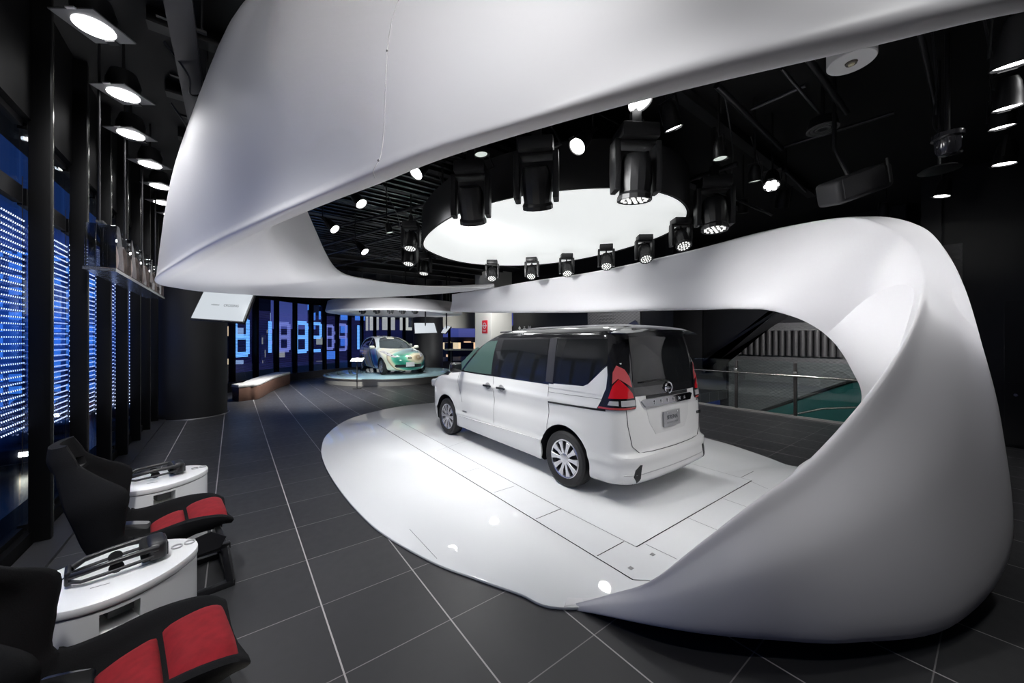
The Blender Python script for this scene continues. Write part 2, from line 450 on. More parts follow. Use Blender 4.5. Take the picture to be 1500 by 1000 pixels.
for i in range(len(posts_y) - 1):
    y0, y1 = posts_y[i] + 0.035, posts_y[i + 1] - 0.035
    wi += 1
    o = MB().box((XG - 0.02, (y0 + y1) / 2, 1.8), (0.012, y1 - y0, 3.4)).build('window_%d' % wi, glass_m, smooth=0); struct(o)
    fr_ = MB()
    for zz, hh in ((0.14, 0.05), (2.86, 0.14), (3.44, 0.05)): fr_.box((XG - 0.02, (y0 + y1) / 2, zz), (0.05, y1 - y0, hh))
    fr_.build('window_frame', frame_black, o)
    if i < 2: continue
    # the led curtain: thin horizontal bars strung behind the pane
    R = Matrix.Rotation(math.pi / 2, 3, 'Z')
    t = thing('led_curtain', 'LED light curtain in the left window wall, ' + side_words[min(i - 2, 9)], 'light curtain',
              (XG + 0.015, y0, 0.1), math.pi / 2, 'LED curtains of the left window wall')
    b = MB()
    zs = 1.05 - 0.07 * (i - 4) if i > 4 else 1.1
    nrow = int((2.72 - zs) / 0.052)
    for k in range(nrow):
        zz = zs - 0.1 + k * 0.052
        b.box(((y1 - y0) / 2, 0, zz), (y1 - y0, 0.006, 0.011))
    b.build('light_bar', led_bar, t, smooth=0)
    MB().quad((0, 0.012, zs - 0.4), (y1 - y0, 0.012, zs - 0.4), (y1 - y0, 0.012, 2.62), (0, 0.012, 2.62)).build('glow_sheet', haze_m, t, smooth=0)  # added sheet that carries the blue glow behind the bars
    b = MB()
    for xx in (0.02, (y1 - y0) / 2, y1 - y0 - 0.02): b.box((xx, 0.006, 1.7), (0.004, 0.004, 2.4))
    b.build('hanging_wire', black_metal, t, smooth=0)

# --- curved window wall at the far end
CURVE = [(-1.36, 10.9), (-1.25, 12.2), (-0.85, 13.5), (-0.30, 14.65), (0.5, 15.85), (1.45, 16.95), (2.45, 17.85), (3.55, 18.6), (4.7, 19.15), (5.9, 19.6), (7.2, 20.0), (8.5, 20.3), (9.9, 20.5), (11.4, 20.6)]
cv = [Vector((a, b, 0)) for a, b in CURVE]
fine = spline(cv, 400)
acc = [0]
for a, b in zip(fine, fine[1:]): acc.append(acc[-1] + (b - a).length)


def along(s):
    for k in range(1, len(acc)):
        if acc[k] >= s:
            u = (s - acc[k - 1]) / max(1e-9, acc[k] - acc[k - 1]); return fine[k - 1].lerp(fine[k], u)
    return fine[-1].copy()


def on_ray(px):
    """where the sight line through column px meets the far window curve"""
    q = c2w((px - 750) / FPX, 1.0, 0); best = None
    for a_, b_ in zip(fine, fine[1:]):
        c0, c1 = q.x * a_.y - q.y * a_.x, q.x * b_.y - q.y * b_.x
        if c0 * c1 <= 0 and (a_ + b_).dot(q) > 0: u = c0 / (c0 - c1 + 1e-12); best = a_.lerp(b_, u); best.z = 0; return best
    return fine[-1].copy()


pb = [fine[0], along(1.1)] + [on_ray(px) for px in (307, 340, 374.5, 405, 432, 456, 475.5, 494, 512, 530, 549, 570, 592, 614, 636, 658, 680)]
nb = len(pb) - 1
print('bays', [round((b_ - a_).length, 2) for a_, b_ in zip(pb, pb[1:])])
SEG = {'0': 'abcdef', '1': 'bc', '2': 'abged', '3': 'abgcd', '5': 'afgcd', '6': 'afgedc', '8': 'abcdefg', '9': 'abcdfg'}
digits = {2: ('3', digit_pale), 3: ('8', digit_m), 4: ('1', digit_m), 5: ('8', digit_pale), 6: ('8', digit_m), 7: ('2', digit_m), 8: ('8', digit_pale), 9: ('9', digit_pale), 10: ('1', digit_m)}
hb = MB(); sb = MB()
for a, b in zip(pb, pb[1:]):
    c = (a + b) / 2; v = b - a; R = Matrix.Rotation(math.atan2(v.y, v.x), 3, 'Z')
    hb.box((c.x, c.y, 3.9), (v.length + 0.03, 0.2, 1.5), R); sb.box((c.x, c.y, 0.14), (v.length + 0.03, 0.45, 0.28), R)
struct(hb.build('wall_far', wall_black, smooth=0)); struct(sb.build('baseboard_far', kerb_m, smooth=0))
DIG = []
for i, (a, b) in enumerate(zip(pb, pb[1:])):
    c = (a + b) / 2; v = b - a; an = math.atan2(v.y, v.x); R = Matrix.Rotation(an, 3, 'Z'); L = v.length
    o = MB().box((a.x, a.y, 1.75), (0.11, 0.16, 3.4), R, bevel=0.006).build('trim_%d' % (20 + i), frame_black); struct(o)
    wi += 1
    o = MB().box((c.x, c.y, 1.7), (L - 0.1, 0.012, 2.9), R).build('window_%d' % wi, glass_m, smooth=0); struct(o)
    if i < 2 or i > 13: continue
    words = ORD[i - 2] if i - 2 < len(ORD) else 'last'
    seen = digits.get(i)
    lab = ('LED curtain in the far window wall, %s past the column' % words) + (', with glowing numeral' if seen else ', plain')
    nrm = Vector((-v.y, v.x, 0)).normalized()           # outward
    t = thing('led_curtain', lab, 'light curtain', c + nrm * 0.10, an, 'LED curtains of the far window wall')
    bm_ = MB()
    for k in range(52): bm_.box((0, 0, 0.55 + k * 0.042), (L - 0.12, 0.004, 0.007))
    bm_.build('light_bar', led_far, t, smooth=0)
    if seen:
        ch, dm = seen
        wz, hz, th = (0.30, 0.60, 0.20)
        wz = min(wz, L * 0.31); th = min(th, wz * 0.62)
        if i in (5, 8): wz, hz = wz * 0.85, 0.52
        segs = {'a': (0, hz, 2 * wz, th), 'g': (0, 0, 2 * wz, th), 'd': (0, -hz, 2 * wz, th), 'f': (-wz, hz / 2, th, hz), 'b': (wz, hz / 2, th, hz), 'e': (-wz, -hz / 2, th, hz), 'c': (wz, -hz / 2, th, hz)}
        db = MB()
        for s_ in SEG[ch]:
            x_, z_, w_, h_ = segs[s_]
            mir = 1
            n_ = max(2, int(round(h_ / 0.042)))
            for q in range(n_):
                zz = 1.74 + z_ - h_ / 2 + (q + 0.5) * h_ / n_
                db.box((x_ * mir, -0.012, zz), (w_, 0.004, h_ / n_ * 0.72))
        db.build('numeral', dm, t, smooth=0)
        if i in (4, 8):
            db = MB()
            for zz in (1.54, 1.94): db.box((0.34, -0.012, zz), (0.14, 0.004, 0.14))
            db.build('colon', digit_pale, t, smooth=0)

# --- right side: wall with the door, embossed panels, stair, void
emb = mat('embossed_grey', (0.15, 0.148, 0.152), 0.5)
g = NG(emb); x, y, z, v = g.xyz(); bb = emb.node_tree.nodes['Principled BSDF']
p = g.math('ADD', g.math('MULTIPLY', y, 22.0), g.math('MULTIPLY', z, 34.0)); q = g.math('SUBTRACT', g.math('MULTIPLY', y, 22.0), g.math('MULTIPLY', z, 34.0))
hgt = g.math('ADD', g.math('ABSOLUTE', g.math('SINE', p)), g.math('ABSOLUTE', g.math('SINE', q)))
bp = emb.node_tree.nodes.new('ShaderNodeBump'); bp.inputs['Strength'].default_value = 0.5; bp.inputs['Distance'].default_value = 0.015
g.l.new(hgt, bp.inputs['Height']); g.l.new(bp.outputs[0], bb.inputs['Normal'])
panel_dark = mat('panel_dark', (0.016, 0.016, 0.018), 0.35, noise=0.1, nscale=4)
XR = 9.92
struct(MB().box((XR + 0.15, -2.1, 2.2), (0.3, 5.9, 5.0)).build('wall_right', panel_dark, smooth=0))
struct(MB().box((XR + 3.0, 5.62, 2.2), (6.2, 0.24, 5.0)).build('wall_stair', panel_dark, smooth=0))
struct(MB().box((9.98, 9.3, 2.2), (0.3, 7.2, 5.0)).build('wall_core', mat('core_black', (0.008, 0.008, 0.009), 0.35), smooth=0))
struct(MB().box((13.3, 2.2, 1.0), (0.3, 7.0, 8.0)).build('wall_void', mat('void_wall', (0.030, 0.030, 0.034), 0.5, noise=0.2, nscale=3), smooth=0))
struct(MB().box((11.6, 0.7, 1.0), (3.6, 0.2, 8.0)).build('wall_void_end', panel_dark, smooth=0))
t = MB().box((XR - 0.012, 0.555, 2.83), (0.03, 0.36, 0.98)).build('embossed_panel', emb, smooth=0)
tag(t, 'narrow strip of grey embossed panel behind the top of the white sculpture', 'wall panel')
# door in the right wall
dr = MB().box((XR - 0.02, -0.55, 1.15), (0.04, 1.0, 2.3), bevel=0.004).build('door_1', mat('door_black', (0.012, 0.012, 0.013), 0.4), smooth=0); struct(dr)
MB().box((XR - 0.06, -0.16, 0.98), (0.03, 0.12, 0.03), bevel=0.006).cyl((XR - 0.04, -0.10, 0.98), (XR - 0.075, -0.10, 0.98), 0.012).build('door_handle', black_metal, dr)
MB().cyl((XR - 0.035, -0.16, 0.80), (XR - 0.06, -0.16, 0.80), 0.022).build('door_lock', steel, dr)
nt_ = thing('notice_strip', 'vertical column of small white pictograms with one red mark on the black door', 'sign', (XR - 0.045, -0.50, 1.55))
b = MB(); rb = MB()
for k in range(7):
    (rb if k == 5 else b).box((0, 0, 0.30 - k * 0.085), (0.004, 0.045, 0.03), bevel=0.001)
b.build('pictogram', mat('sign_white', (0.6, 0.6, 0.6), 0.5), nt_); rb.build('red_mark', mat('sign_red', (0.6, 0.02, 0.03), 0.5), nt_)
# pictograms on the core wall
sg = thing('direction_pictograms', 'row of three small white pictograms high on the black core wall', 'sign', (9.82, 12.1, 2.10))
pw = mat('sign_white', (0.6, 0.6, 0.6), 0.5)
MB().prism([(-0.10, 0), (0, 0.12), (0.10, 0), (0.035, 0), (0.035, -0.12), (-0.035, -0.12), (-0.035, 0)], 0, 0.005, Matrix(((0, 0, -1, 0), (-1, 0, 0, 0.33), (0, 1, 0, 0), (0, 0, 0, 1)))).build('arrow', pw, sg, smooth=0)
MB().box((0, 0.0, -0.05), (0.005, 0.16, 0.14)).box((0, 0.0, 0.07), (0.005, 0.08, 0.06)).build('figure', pw, sg, smooth=0)
MB().prism([(-0.11, 0.06), (-0.05, 0.12), (0, 0.07), (0.05, 0.12), (0.11, 0.06), (0, -0.1)], 0, 0.005, Matrix(((0, 0, -1, 0), (-1, 0, 0, -0.33), (0, 1, 0, 0), (0, 0, 0, 1)))).build('heart', pw, sg, smooth=0)
# embossed block on the core wall
o = MB().box((9.80, 7.55, 2.42), (0.06, 2.05, 1.2)).build('embossed_panel', emb, smooth=0)
tag(o, 'grey embossed panel on the black wall above the white van roof', 'wall panel')
slats = MB()
for k in range(5): slats.box((9.76, 7.75, 2.12 + k * 0.11), (0.03, 0.62, 0.045), bevel=0.008)
slats.build('slot', emb, o)
# pillar with the red sign
pl = MB().box((9.25, 13.6, 2.3), (1.1, 1.3, 4.6), bevel=0.01).build('pillar', mat('pillar_white', (0.72, 0.71, 0.66), 0.5), smooth=0); struct(pl)
# stair flank, corrugated panel, escalator, rail
MYZ = lambda x: Matrix(((0, 0, 1, x), (1, 0, 0, 0), (0, 1, 0, 0), (0, 0, 0, 1)))
st = MB().prism([(5.48, 0.60), (5.48, 0.95), (1.2, 3.95), (1.2, 4.58), (5.48, 4.58), (5.48, 1.75)], 0, 0.9, MYZ(11.5), bevel=0.01).build('staircase', mat('stair_black', (0.013, 0.013, 0.015), 0.4), smooth=20)
tag(st, 'dark underside of a flight of stairs rising behind the white ribbon opening', 'stairs')
sk = MB().prism([(5.47, 1.02), (5.47, 1.10), (1.2, 4.09), (1.2, 4.01)], 0.0, 0.02, MYZ(11.47)).build('stringer_edge', mat('stringer', (0.004, 0.004, 0.004), 0.3), smooth=0)
sk.parent = st
lo = MB().box((13.12, 3.3, 0.2), (0.06, 4.2, 3.9)).build('embossed_panel', emb, smooth=0)
tag(lo, 'large embossed grey wall panel behind the glass railing', 'wall panel')
cp = MB()
for k in range(20): cp.cyl((13.02, 2.25 + k * 0.165, 1.18), (13.02, 2.25 + k * 0.165, 1.92), 0.07, seg=10)
cp = cp.build('corrugated_panel', mat('corrugated_grey', (0.06, 0.057, 0.06), 0.45)); tag(cp, 'corrugated grey panel band above the glass railing', 'wall panel')
es = thing('escalator', 'escalator with teal lit glass side going down behind the glass railing', 'escalator', (10.3, 2.6, 0))
teal = mat('teal_glass', (0.018, 0.085, 0.08), 0.12, emit=(0.03, 0.20, 0.18), strength=0.10, noise=0.6, nscale=2.2)
prof = [(1.35, -0.35), (-0.9, 0.86), (-1.9, 0.95), (-1.9, -2.5), (1.35, -2.5)]
MB().prism(prof, 0, 0.02, MYZ(0)).build('side_glass', teal, es, smooth=0)
MB().tube([Vector((0.01, a, b)) for a, b in ((1.9, -0.62), (1.35, -0.33), (-0.7, 0.78), (-1.0, 0.89), (-1.9, 0.97))], 0.04).build('handrail', black_matte, es)
MB().tube([Vector((-0.38, a, b)) for a, b in ((1.1, -0.5), (0.3, -0.06), (-0.35, 0.21), (-0.9, 0.32), (-1.8, 0.36))], 0.022).build('near_handrail', steel, es)
MB().box((0.45, -0.6, -1.2), (0.7, 2.6, 0.1), Matrix.Rotation(-0.5, 3, 'X')).build('step_band', black_metal, es)
rl = thing('glass_railing', 'glass balustrade with steel posts and handrail along the void behind the van', 'railing', (9.6, 2.6, 0))
for y in (4.95, 3.79, 2.63, 1.47):
    b = MB().box((0, y - 2.6, 0.58), (0.045, 0.06, 1.16), bevel=0.004).build('post', mat('post_grey', (0.10, 0.095, 0.09), 0.35, metal=0.7), rl)
    MB().box((-0.03, y - 2.6, 0.955), (0.05, 0.09, 0.07), bevel=0.01).build('bracket', steel, b)
gl_m = mat('rail_glass', (0.8, 0.9, 0.9), 0.0); nt = gl_m.node_tree
gl = nt.nodes.new('ShaderNodeBsdfGlossy'); gl.inputs['Roughness'].default_value = 0.0
tr = nt.nodes.new('ShaderNodeBsdfTransparent'); tr.inputs[0].default_value = (0.90, 0.95, 0.94, 1)
ms = nt.nodes.new('ShaderNodeMixShader'); lw = nt.nodes.new('ShaderNodeLayerWeight'); mp_ = nt.nodes.new('ShaderNodeMath'); mp_.operation = 'POWER'; mp_.inputs[1].default_value = 3.0
ma_ = nt.nodes.new('ShaderNodeMath'); ma_.operation = 'MULTIPLY_ADD'; ma_.inputs[1].default_value = 0.45; ma_.inputs[2].default_value = 0.05
nt.links.new(lw.outputs['Facing'], mp_.inputs[0]); nt.links.new(mp_.outputs[0], ma_.inputs[0]); nt.links.new(ma_.outputs[0], ms.inputs[0]); nt.links.new(tr.outputs[0], ms.inputs[1]); nt.links.new(gl.outputs[0], ms.inputs[2])
nt.links.new(ms.outputs[0], nt.nodes['Material Output'].inputs[0])
for y in (5.2, 4.37, 3.21, 2.05, 1.1):
    MB().box((0.0, y - 2.6, 0.62), (0.012, 1.08 if 1.2 < y < 5 else 0.42, 1.14)).build('glass_panel', gl_m, rl, smooth=0)
MB().tube([(-0.06, -1.7, 0.89), (-0.06, 2.8, 0.89)], 0.022, seg=12).build('handrail', steel, rl)
MB().box((0, 0.55, 0.02), (0.06, 4.6, 0.04)).build('base_channel', mat('channel_pale', (0.45, 0.44, 0.42), 0.4, metal=0.4), rl)
# round column near the window wall
cl = MB().lathe([(0.60, 0.0), (0.60, 4.6)], Matrix.Translation((-0.70, 10.78, 0)), seg=64).build('column', mat('column_black', (0.012, 0.012, 0.013), 0.55, noise=0.1, nscale=5)); struct(cl)
struct(MB().tube([Vector((-0.70 + 0.63 * math.cos(a * math.pi / 24), 10.78 + 0.63 * math.sin(a * math.pi / 24), 0.006)) for a in range(48)], 0.012, seg=6, cyclic=True).build('trim_60', mat('trim_grey', (0.25, 0.25, 0.25), 0.3, metal=0.8)))
c2_ = MB().lathe([(0.75, 0.0), (0.75, 4.6)], Matrix.Translation((8.0, 17.7, 0)), seg=48).build('column', MATS['column_black']); struct(c2_)
# pale bulkhead and lit back wall at the far right of the hall
struct(MB().box((9.6, 18.4, 2.86), (4.6, 0.4, 1.2)).build('wall_bulkhead', mat('bulkhead_cream', (0.72, 0.70, 0.62), 0.6), smooth=0))

# ================================================================ the city outside
def facade(name, base, glow, strength, sx_, sz_, dens, tint):
    m = mat(name, base, 0.6); g = NG(m); x, y, z, v = g.xyz(); b = m.node_tree.nodes['Principled BSDF']
    u = g.math('ADD', x, y)
    fx, fz = g.math('DIVIDE', u, sx_), g.math('DIVIDE', z, sz_)
    w = m.node_tree.nodes.new('ShaderNodeTexWhiteNoise'); w.noise_dimensions = '2D'
    c = m.node_tree.nodes.new('ShaderNodeCombineXYZ'); g._in(c.inputs[0], g.math('FLOOR', fx)); g._in(c.inputs[1], g.math('FLOOR', fz)); g.l.new(c.outputs[0], w.inputs['Vector'])
    on = g.math('LESS_THAN', w.outputs['Value'], dens)
    inx = g.math('LESS_THAN', g.math('ABSOLUTE', g.math('SUBTRACT', g.math('FRACT', fx), 0.5)), 0.36)
    inz = g.math('LESS_THAN', g.math('ABSOLUTE', g.math('SUBTRACT', g.math('FRACT', fz), 0.5)), 0.30)
    lit = g.math('MULTIPLY', g.math('MULTIPLY', on, inx), inz)
    g.l.new(g.mix(w.outputs['Value'], (*glow, 1), (*tint, 1)), b.inputs['Emission Color'])
    g._in(b.inputs['Emission Strength'], g.math('MULTIPLY_ADD', lit, strength, 0.0))
    return m


blds = [(-27, 36, 10, 12, 9, 'a'), (-2.5, 44, 5, 8, 7, 'b'), (0.5, 56, 6, 10, 15, 'c'), (5, 46, 5, 8, 6, 'd'), (13.7, 50, 12, 8, 13, 'a'), (21.5, 40, 6, 8, 5.2, 'b'), (28.5, 48, 6, 8, 4.9, 'd'), (37, 46, 8, 8, 7, 'd'), (48, 44, 8, 8, 12, 'a'), (-12.5, 52, 13.0, 8, 12.5, 'e'), (-34, 60, 12, 20, 22, 'c'), (12.2, 33, 5.0, 4, 8.6, 'f')]
fm = {'a': facade('facade_blue', (0.02, 0.03, 0.08), (0.05, 0.16, 0.7), 1.0, 1.6, 1.5, 0.5, (0.1, 0.35, 0.9)),
      'b': facade('facade_warm', (0.03, 0.03, 0.05), (1.0, 0.75, 0.45), 1.0, 1.3, 1.4, 0.35, (0.9, 0.25, 0.15)),
      'c': facade('facade_cool', (0.015, 0.02, 0.05), (0.4, 0.6, 1.0), 0.7, 1.1, 1.8, 0.22, (0.8, 0.7, 0.5)),
      'd': facade('facade_shop', (0.03, 0.02, 0.03), (0.9, 0.8, 0.7), 0.4, 1.2, 1.2, 0.22, (0.3, 0.8, 0.6)),
      'f': facade('facade_paper', (0.10, 0.09, 0.08), (1.0, 0.93, 0.8), 0.6, 1.5, 2.9, 1.0, (0.8, 0.75, 0.66)),
      'e': facade('facade_glow', (0.02, 0.04, 0.12), (0.03, 0.14, 0.6), 0.9, 1.0, 1.0, 0.8, (0.06, 0.3, 0.9))}  # made-up facade carrying the blue LED glare behind the left windows
pos_w = 'left of the window wall end,beyond the left window wall,past the middle of the far windows,beyond the numeral display,behind the painted car,right of the painted car,far right past the white pillar,at the far right end,at the outer right,close behind the left windows,furthest left,directly behind the hatchback'.split(',')
look = {'a': 'tower with blue lit windows', 'b': 'building with warm lit windows', 'c': 'tall dim tower with scattered lights', 'd': 'low block with bright shop windows', 'e': 'stand-in building glowing blue', 'f': 'building with large cream lit panels'}
for (x, y, w_, d_, h_, k), pw_ in zip(blds, pos_w):
    o = MB().box((0, 0, h_ / 2), (w_, d_, h_)).box((0, 0, h_ + 0.3), (w_ * 0.8, d_ * 0.8, 0.6)).build('office_building', fm[k], smooth=0)
    o.location = (x, y, -4)
    tag(o, 'night ' + look[k] + ' outside, ' + pw_, 'building', 'buildings across the street')
rd = MB().box((5, 40, -4.1), (110, 70, 0.2)).build('ground', mat('street_asphalt', (0.03, 0.035, 0.05), 0.25, noise=0.4, nscale=0.5), smooth=0); struct(rd)
cars = []
for px_, d_ in ((12, 17), (30, 22), (42, 26), (90, 19), (104, 26), (141, 30), (172, 23), (410, 26)):
    q_ = c2w((px_ - 750) / FPX * d_, d_, 0); cars.append((q_.x, q_.y))
for k, (x, y) in enumerate(cars):
    t = thing('street_car', 'car with lit headlamps on the street, %s from the window wall corner' % ORD[k], 'car', (x, y, -4.0), 0.2, 'cars on the street outside')
    MB().box((0, 0, 0.55), (1.7, 4.0, 0.7), bevel=0.2).box((0, 0.1, 1.1), (1.45, 2.1, 0.6), bevel=0.2).build('body', mat('street_car_paint', (0.05, 0.05, 0.06), 0.3), t)
    for s_ in (-1, 1): MB().box((s_ * 0.6, -2.0, 0.62), (0.32, 0.08, 0.2), bevel=0.03).build('headlamp', mat('street_headlamp', (1, 1, 1), 0.3, emit=(1.0, 0.9, 0.7), strength=14), t)
    for s_ in (-1, 1): MB().box((s_ * 0.6, 2.0, 0.7), (0.32, 0.08, 0.16), bevel=0.03).build('tail_lamp', mat('street_tail', (1, 0, 0), 0.3, emit=(1.0, 0.05, 0.03), strength=9), t)
# ================================================================ the white stage under the van
edge_px = [(820, 889), (760, 868), (700, 847), (634, 822), (560, 780), (520, 744), (490, 706), (474, 676), (471, 655), (480, 635), (510, 614), (560, 600), (610, 592), (680, 587), (770, 588), (880, 602), (970, 622), (1026, 639), (1070, 651), (1123, 669), (1152, 680)]
edge = [F(a, b, 0.02) for a, b in edge_px]
edge += [c2w(3.75, 4.75, 0.02), c2w(3.55, 4.2, 0.02), c2w(3.0, 3.45, 0.02), c2w(2.3, 2.8, 0.02), c2w(1.6, 2.45, 0.02), c2w(0.95, 2.36, 0.02)]
out = spline(edge, 200, True)
stage = MB().prism([(p.x, p.y) for p in out], 0.0005, 0.02, bevel=0.006).build('display_stage', mat('stage_white', (0.80, 0.81, 0.82), 0.035, spec=0.45), smooth=30)
tag(stage, 'glossy white rounded floor stage under the white minivan', 'stage')
seam_m = mat('seam_dark', (0.03, 0.03, 0.035), 0.5); seam_l = mat('seam_light', (0.22, 0.22, 0.24), 0.5)


def strip(name, a, b, w, m, par, z=0.0202):
    a, b = F(*a, 0.02), F(*b, 0.02); t = (b - a).normalized(); n = Vector((-t.y, t.x, 0)) * w / 2
    o = MB().quad(a + n + Vector((0, 0, 0.0012)), b + n + Vector((0, 0, 0.0012)), b - n + Vector((0, 0, 0.0012)), a - n + Vector((0, 0, 0.0012)))
    bmesh.ops.solidify(o.bm, geom=o.bm.faces[:], thickness=0.001)
    return o.build(name, m, par, smooth=0)


for a, b, w_, m_ in [((553, 621), (927, 849), 0.010, seam_d if False else seam_m), ((588, 618), (822, 745), 0.007, seam_m), ((822, 745), (932, 801), 0.006, seam_l), ((677, 692), (703, 685), 0.007, seam_l),
                     ((724, 721), (753, 712), 0.007, seam_l), ((785, 760), (822, 745), 0.008, seam_m), ((875, 814), (914, 793), 0.008, seam_m), ((932, 801), (1101, 704), 0.010, seam_m),
                     ((1101, 704), (1016, 680), 0.006, seam_l), ((1086, 699), (1104, 690), 0.007, seam_m), ((946, 797), (992, 819), 0.006, seam_l), ((1007, 758), (1050, 776), 0.006, seam_l),
                     ((1059, 730), (1093, 742), 0.006, seam_l), ((1100, 705), (1125, 716), 0.006, seam_l), ((927, 849), (952, 850), 0.006, seam_l), ((640, 660), (700, 640), 0.005, seam_l), ((600, 775), (640, 818), 0.004, seam_l)]:
    strip('seam', a, b, w_, m_, stage)
for c_ in ((924, 832), (956, 812)):
    p = F(*c_, 0.02)
    MB().box((p.x, p.y, 0.0212), (0.035, 0.03, 0.002)).build('lifting_eye', mat('eye_grey', (0.3, 0.3, 0.3), 0.4), stage, smooth=0)

# ================================================================ the ribbon sculpture
rib = thing('ribbon_sculpture', 'huge white looping ribbon sculpture curling round the minivan and overhead', 'sculpture', (0, 0, 0))
S1 = [  # crest (px,py,d) | inner opening edge | outer contour
    ((822, 889, 2.36), (826, 888), (835, 893, 2.33)),
    ((900, 868, 2.25), (903, 874), (872, 899, 2.24)),
    ((955, 849, 2.15), (962, 860), (950, 915, 2.06)),
    ((1022, 798, 2.15), (1032, 822), (1030, 928, 1.97)),
    ((1095, 742, 2.20), (1110, 768), (1130, 937, 1.93)),
    ((1180, 680, 2.40), (1169, 684, 4.88), (1250, 941, 1.92)),
    ((1250, 605, 2.65), (1232, 650, 4.80), (1400, 914, 2.07)),
    ((1300, 540, 2.90), (1256, 612, 4.62), (1478, 805, 2.44)),
    ((1335, 480, 3.15), (1262, 578, 4.42), (1465, 625, 2.75)),
    ((1350, 430, 3.40), (1250, 545, 4.30), (1436, 505, 2.97)),
    ((1350, 390, 3.55), (1220, 500, 4.28), (1411, 420, 3.2)),
    ((1330, 355, 3.70), (1180, 471, 4.35), (1383, 364, 3.5)),
    ((1290, 330, 3.86), (1130, 455, 4.55), (1350, 333, 3.72)),
    ((1250, 319, 4.05), (1095, 451.5, 4.75), (1292, 319, 3.99)),
    ((1190, 325, 4.35), (1068, 451, 5.00), (1235, 323, 4.45)),
    ((1100, 345, 4.85), (1030, 452, 5.35), (1135, 338, 5.05)),
    ((1000, 370, 5.70), (970, 453, 6.00), (1025, 368, 5.95)),
    ((870, 398, 7.25), (862, 456, 7.40), (885, 400, 7.6)),
    ((770, 413, 8.60), (765, 457, 8.80), (780, 415, 9.0)),
    ((715, 423, 9.60), (712, 457, 9.75), (722, 425, 10.0)),
    ((662, 431, 10.8), (660, 456, 10.9), (668, 432, 11.2)),
]
G0, Gm, Ga, G1, Gb, G2, G3, G4 = [], [], [], [], [], [], [], []
for i, (c, o_, s_) in enumerate(S1):
    c3, s3 = W(*c), W(*s_)
    if len(o_) == 2:
        o3 = F(o_[0], o_[1], 0.023); o3.z = 0.022
    else: o3 = W(*o_)
    a = c3 - o3
    if i <= 8:
        k = max(0.0, 1 - i / 9)
        mid = o3 + a * 0.62; mid.z = o3.z + (c3.z - o3.z) * (0.62 - 0.30 * (0.35 + 0.65 * k))
    else:
        mid = (o3 + c3) / 2 + (c2w(0.05, -0.01, 0) if i < 13 else c2w(0.015, 0.025, 0))
    fa = 0.14
    if i <= 13:
        b = s3 - c3
        nrm = Vector((-0.15, -0.75, 0.35)) if i < 8 else c2w(0.75, -0.45, 0.4)
        bul = min(0.10 * min(1, i / 3), (0.16 if i < 8 else 0.07) * b.length)
        m2 = c3 + b * 0.5 + nrm.normalized() * bul
        back = c2w(-0.02, 0.30, 0.0) if i < 6 else c2w(-0.12, 0.38, 0.02) if i < 9 else c2w(-0.28, 0.36, -0.06)
        g4 = s3 + back * min(1.0, 0.15 + i / 4)
        if i < 6: g4.z = max(0.03, s3.z)
        if i > 8:
            e = o3 + c2w(0.20, 0.14, 0.05); g4 = g4.lerp(e, min(1, (i - 8) / 4.5))
    else:
        m2 = c3 * 0.5 + s3 * 0.5 + Vector((0, 0, 0.02)); s3 = s3 - Vector((0, 0, 0.06))
        g4 = o3 + c2w(0.20, 0.14, 0.05)
    G0.append(o3); Gm.append(mid); G1.append(c3); G2.append(m2); G3.append(s3); G4.append(g4)
    ga = c3.lerp(mid, fa)
    if i <= 8: ga.z -= 0.02 * min(1, i / 4)
    Ga.append(ga)
    Gb.append(c3.lerp(m2, 0.30 if i < 8 else 0.26))
rows = loft([G0, Gm, Ga, G1, Gb, G2, G3, G4], 160, 8, True)
MB().grid(rows, cyc_u=True, cap=True).build('rising_band', ribbon_white, rib, smooth=60)

A = 'c'
# overhead loop: lower rim bottom L2, rim top L1, fascia middle M, fascia top T, hidden inner side J, inner edge I
def C(X, d, k): return c2w(X, d, CAMH + k)


def P(px, py, d): return W(px, py, d)


L2 = [C(4.6, 2.2, 1.95), C(3.3, 1.85, 1.72), P(1500, 17, 1.70), P(1250, 74, 1.735), P(1000, 132, 1.79), P(800, 186, 1.80), P(650, 232, 1.90), P(555, 269, 2.03), P(470, 301, 2.25), P(397, 331, 2.5), P(330, 362, 2.96), P(282, 387, 3.55), P(236, 413, 4.6), P(262, 422, 5.33), P(305, 427.5, 6.19), P(410, 434, 7.7), P(500, 436.5, 8.8), P(590, 433.5, 9.4), P(680, 427, 9.5), P(722, 421, 9.55)]
L1 = [C(4.6, 2.1, 2.06), C(3.3, 1.72, 1.86), P(1500, -45, 1.62), P(1250, 11, 1.66), P(1000, 77, 1.71), P(800, 147, 1.71), P(650, 192, 1.81), P(555, 229, 1.93), P(470, 270, 2.15), P(390, 306, 2.42), P(322, 339, 2.88), P(272, 368, 3.47), P(229, 402, 4.5), P(247, 411, 5.45), C(-5.28, 6.30, 0.92), C(-5.0, 7.85, 1.02), C(-4.15, 8.98, 1.10), C(-2.8, 9.62, 1.22), C(-1.2, 9.72, 1.33), C(-0.5, 9.75, 1.40)]
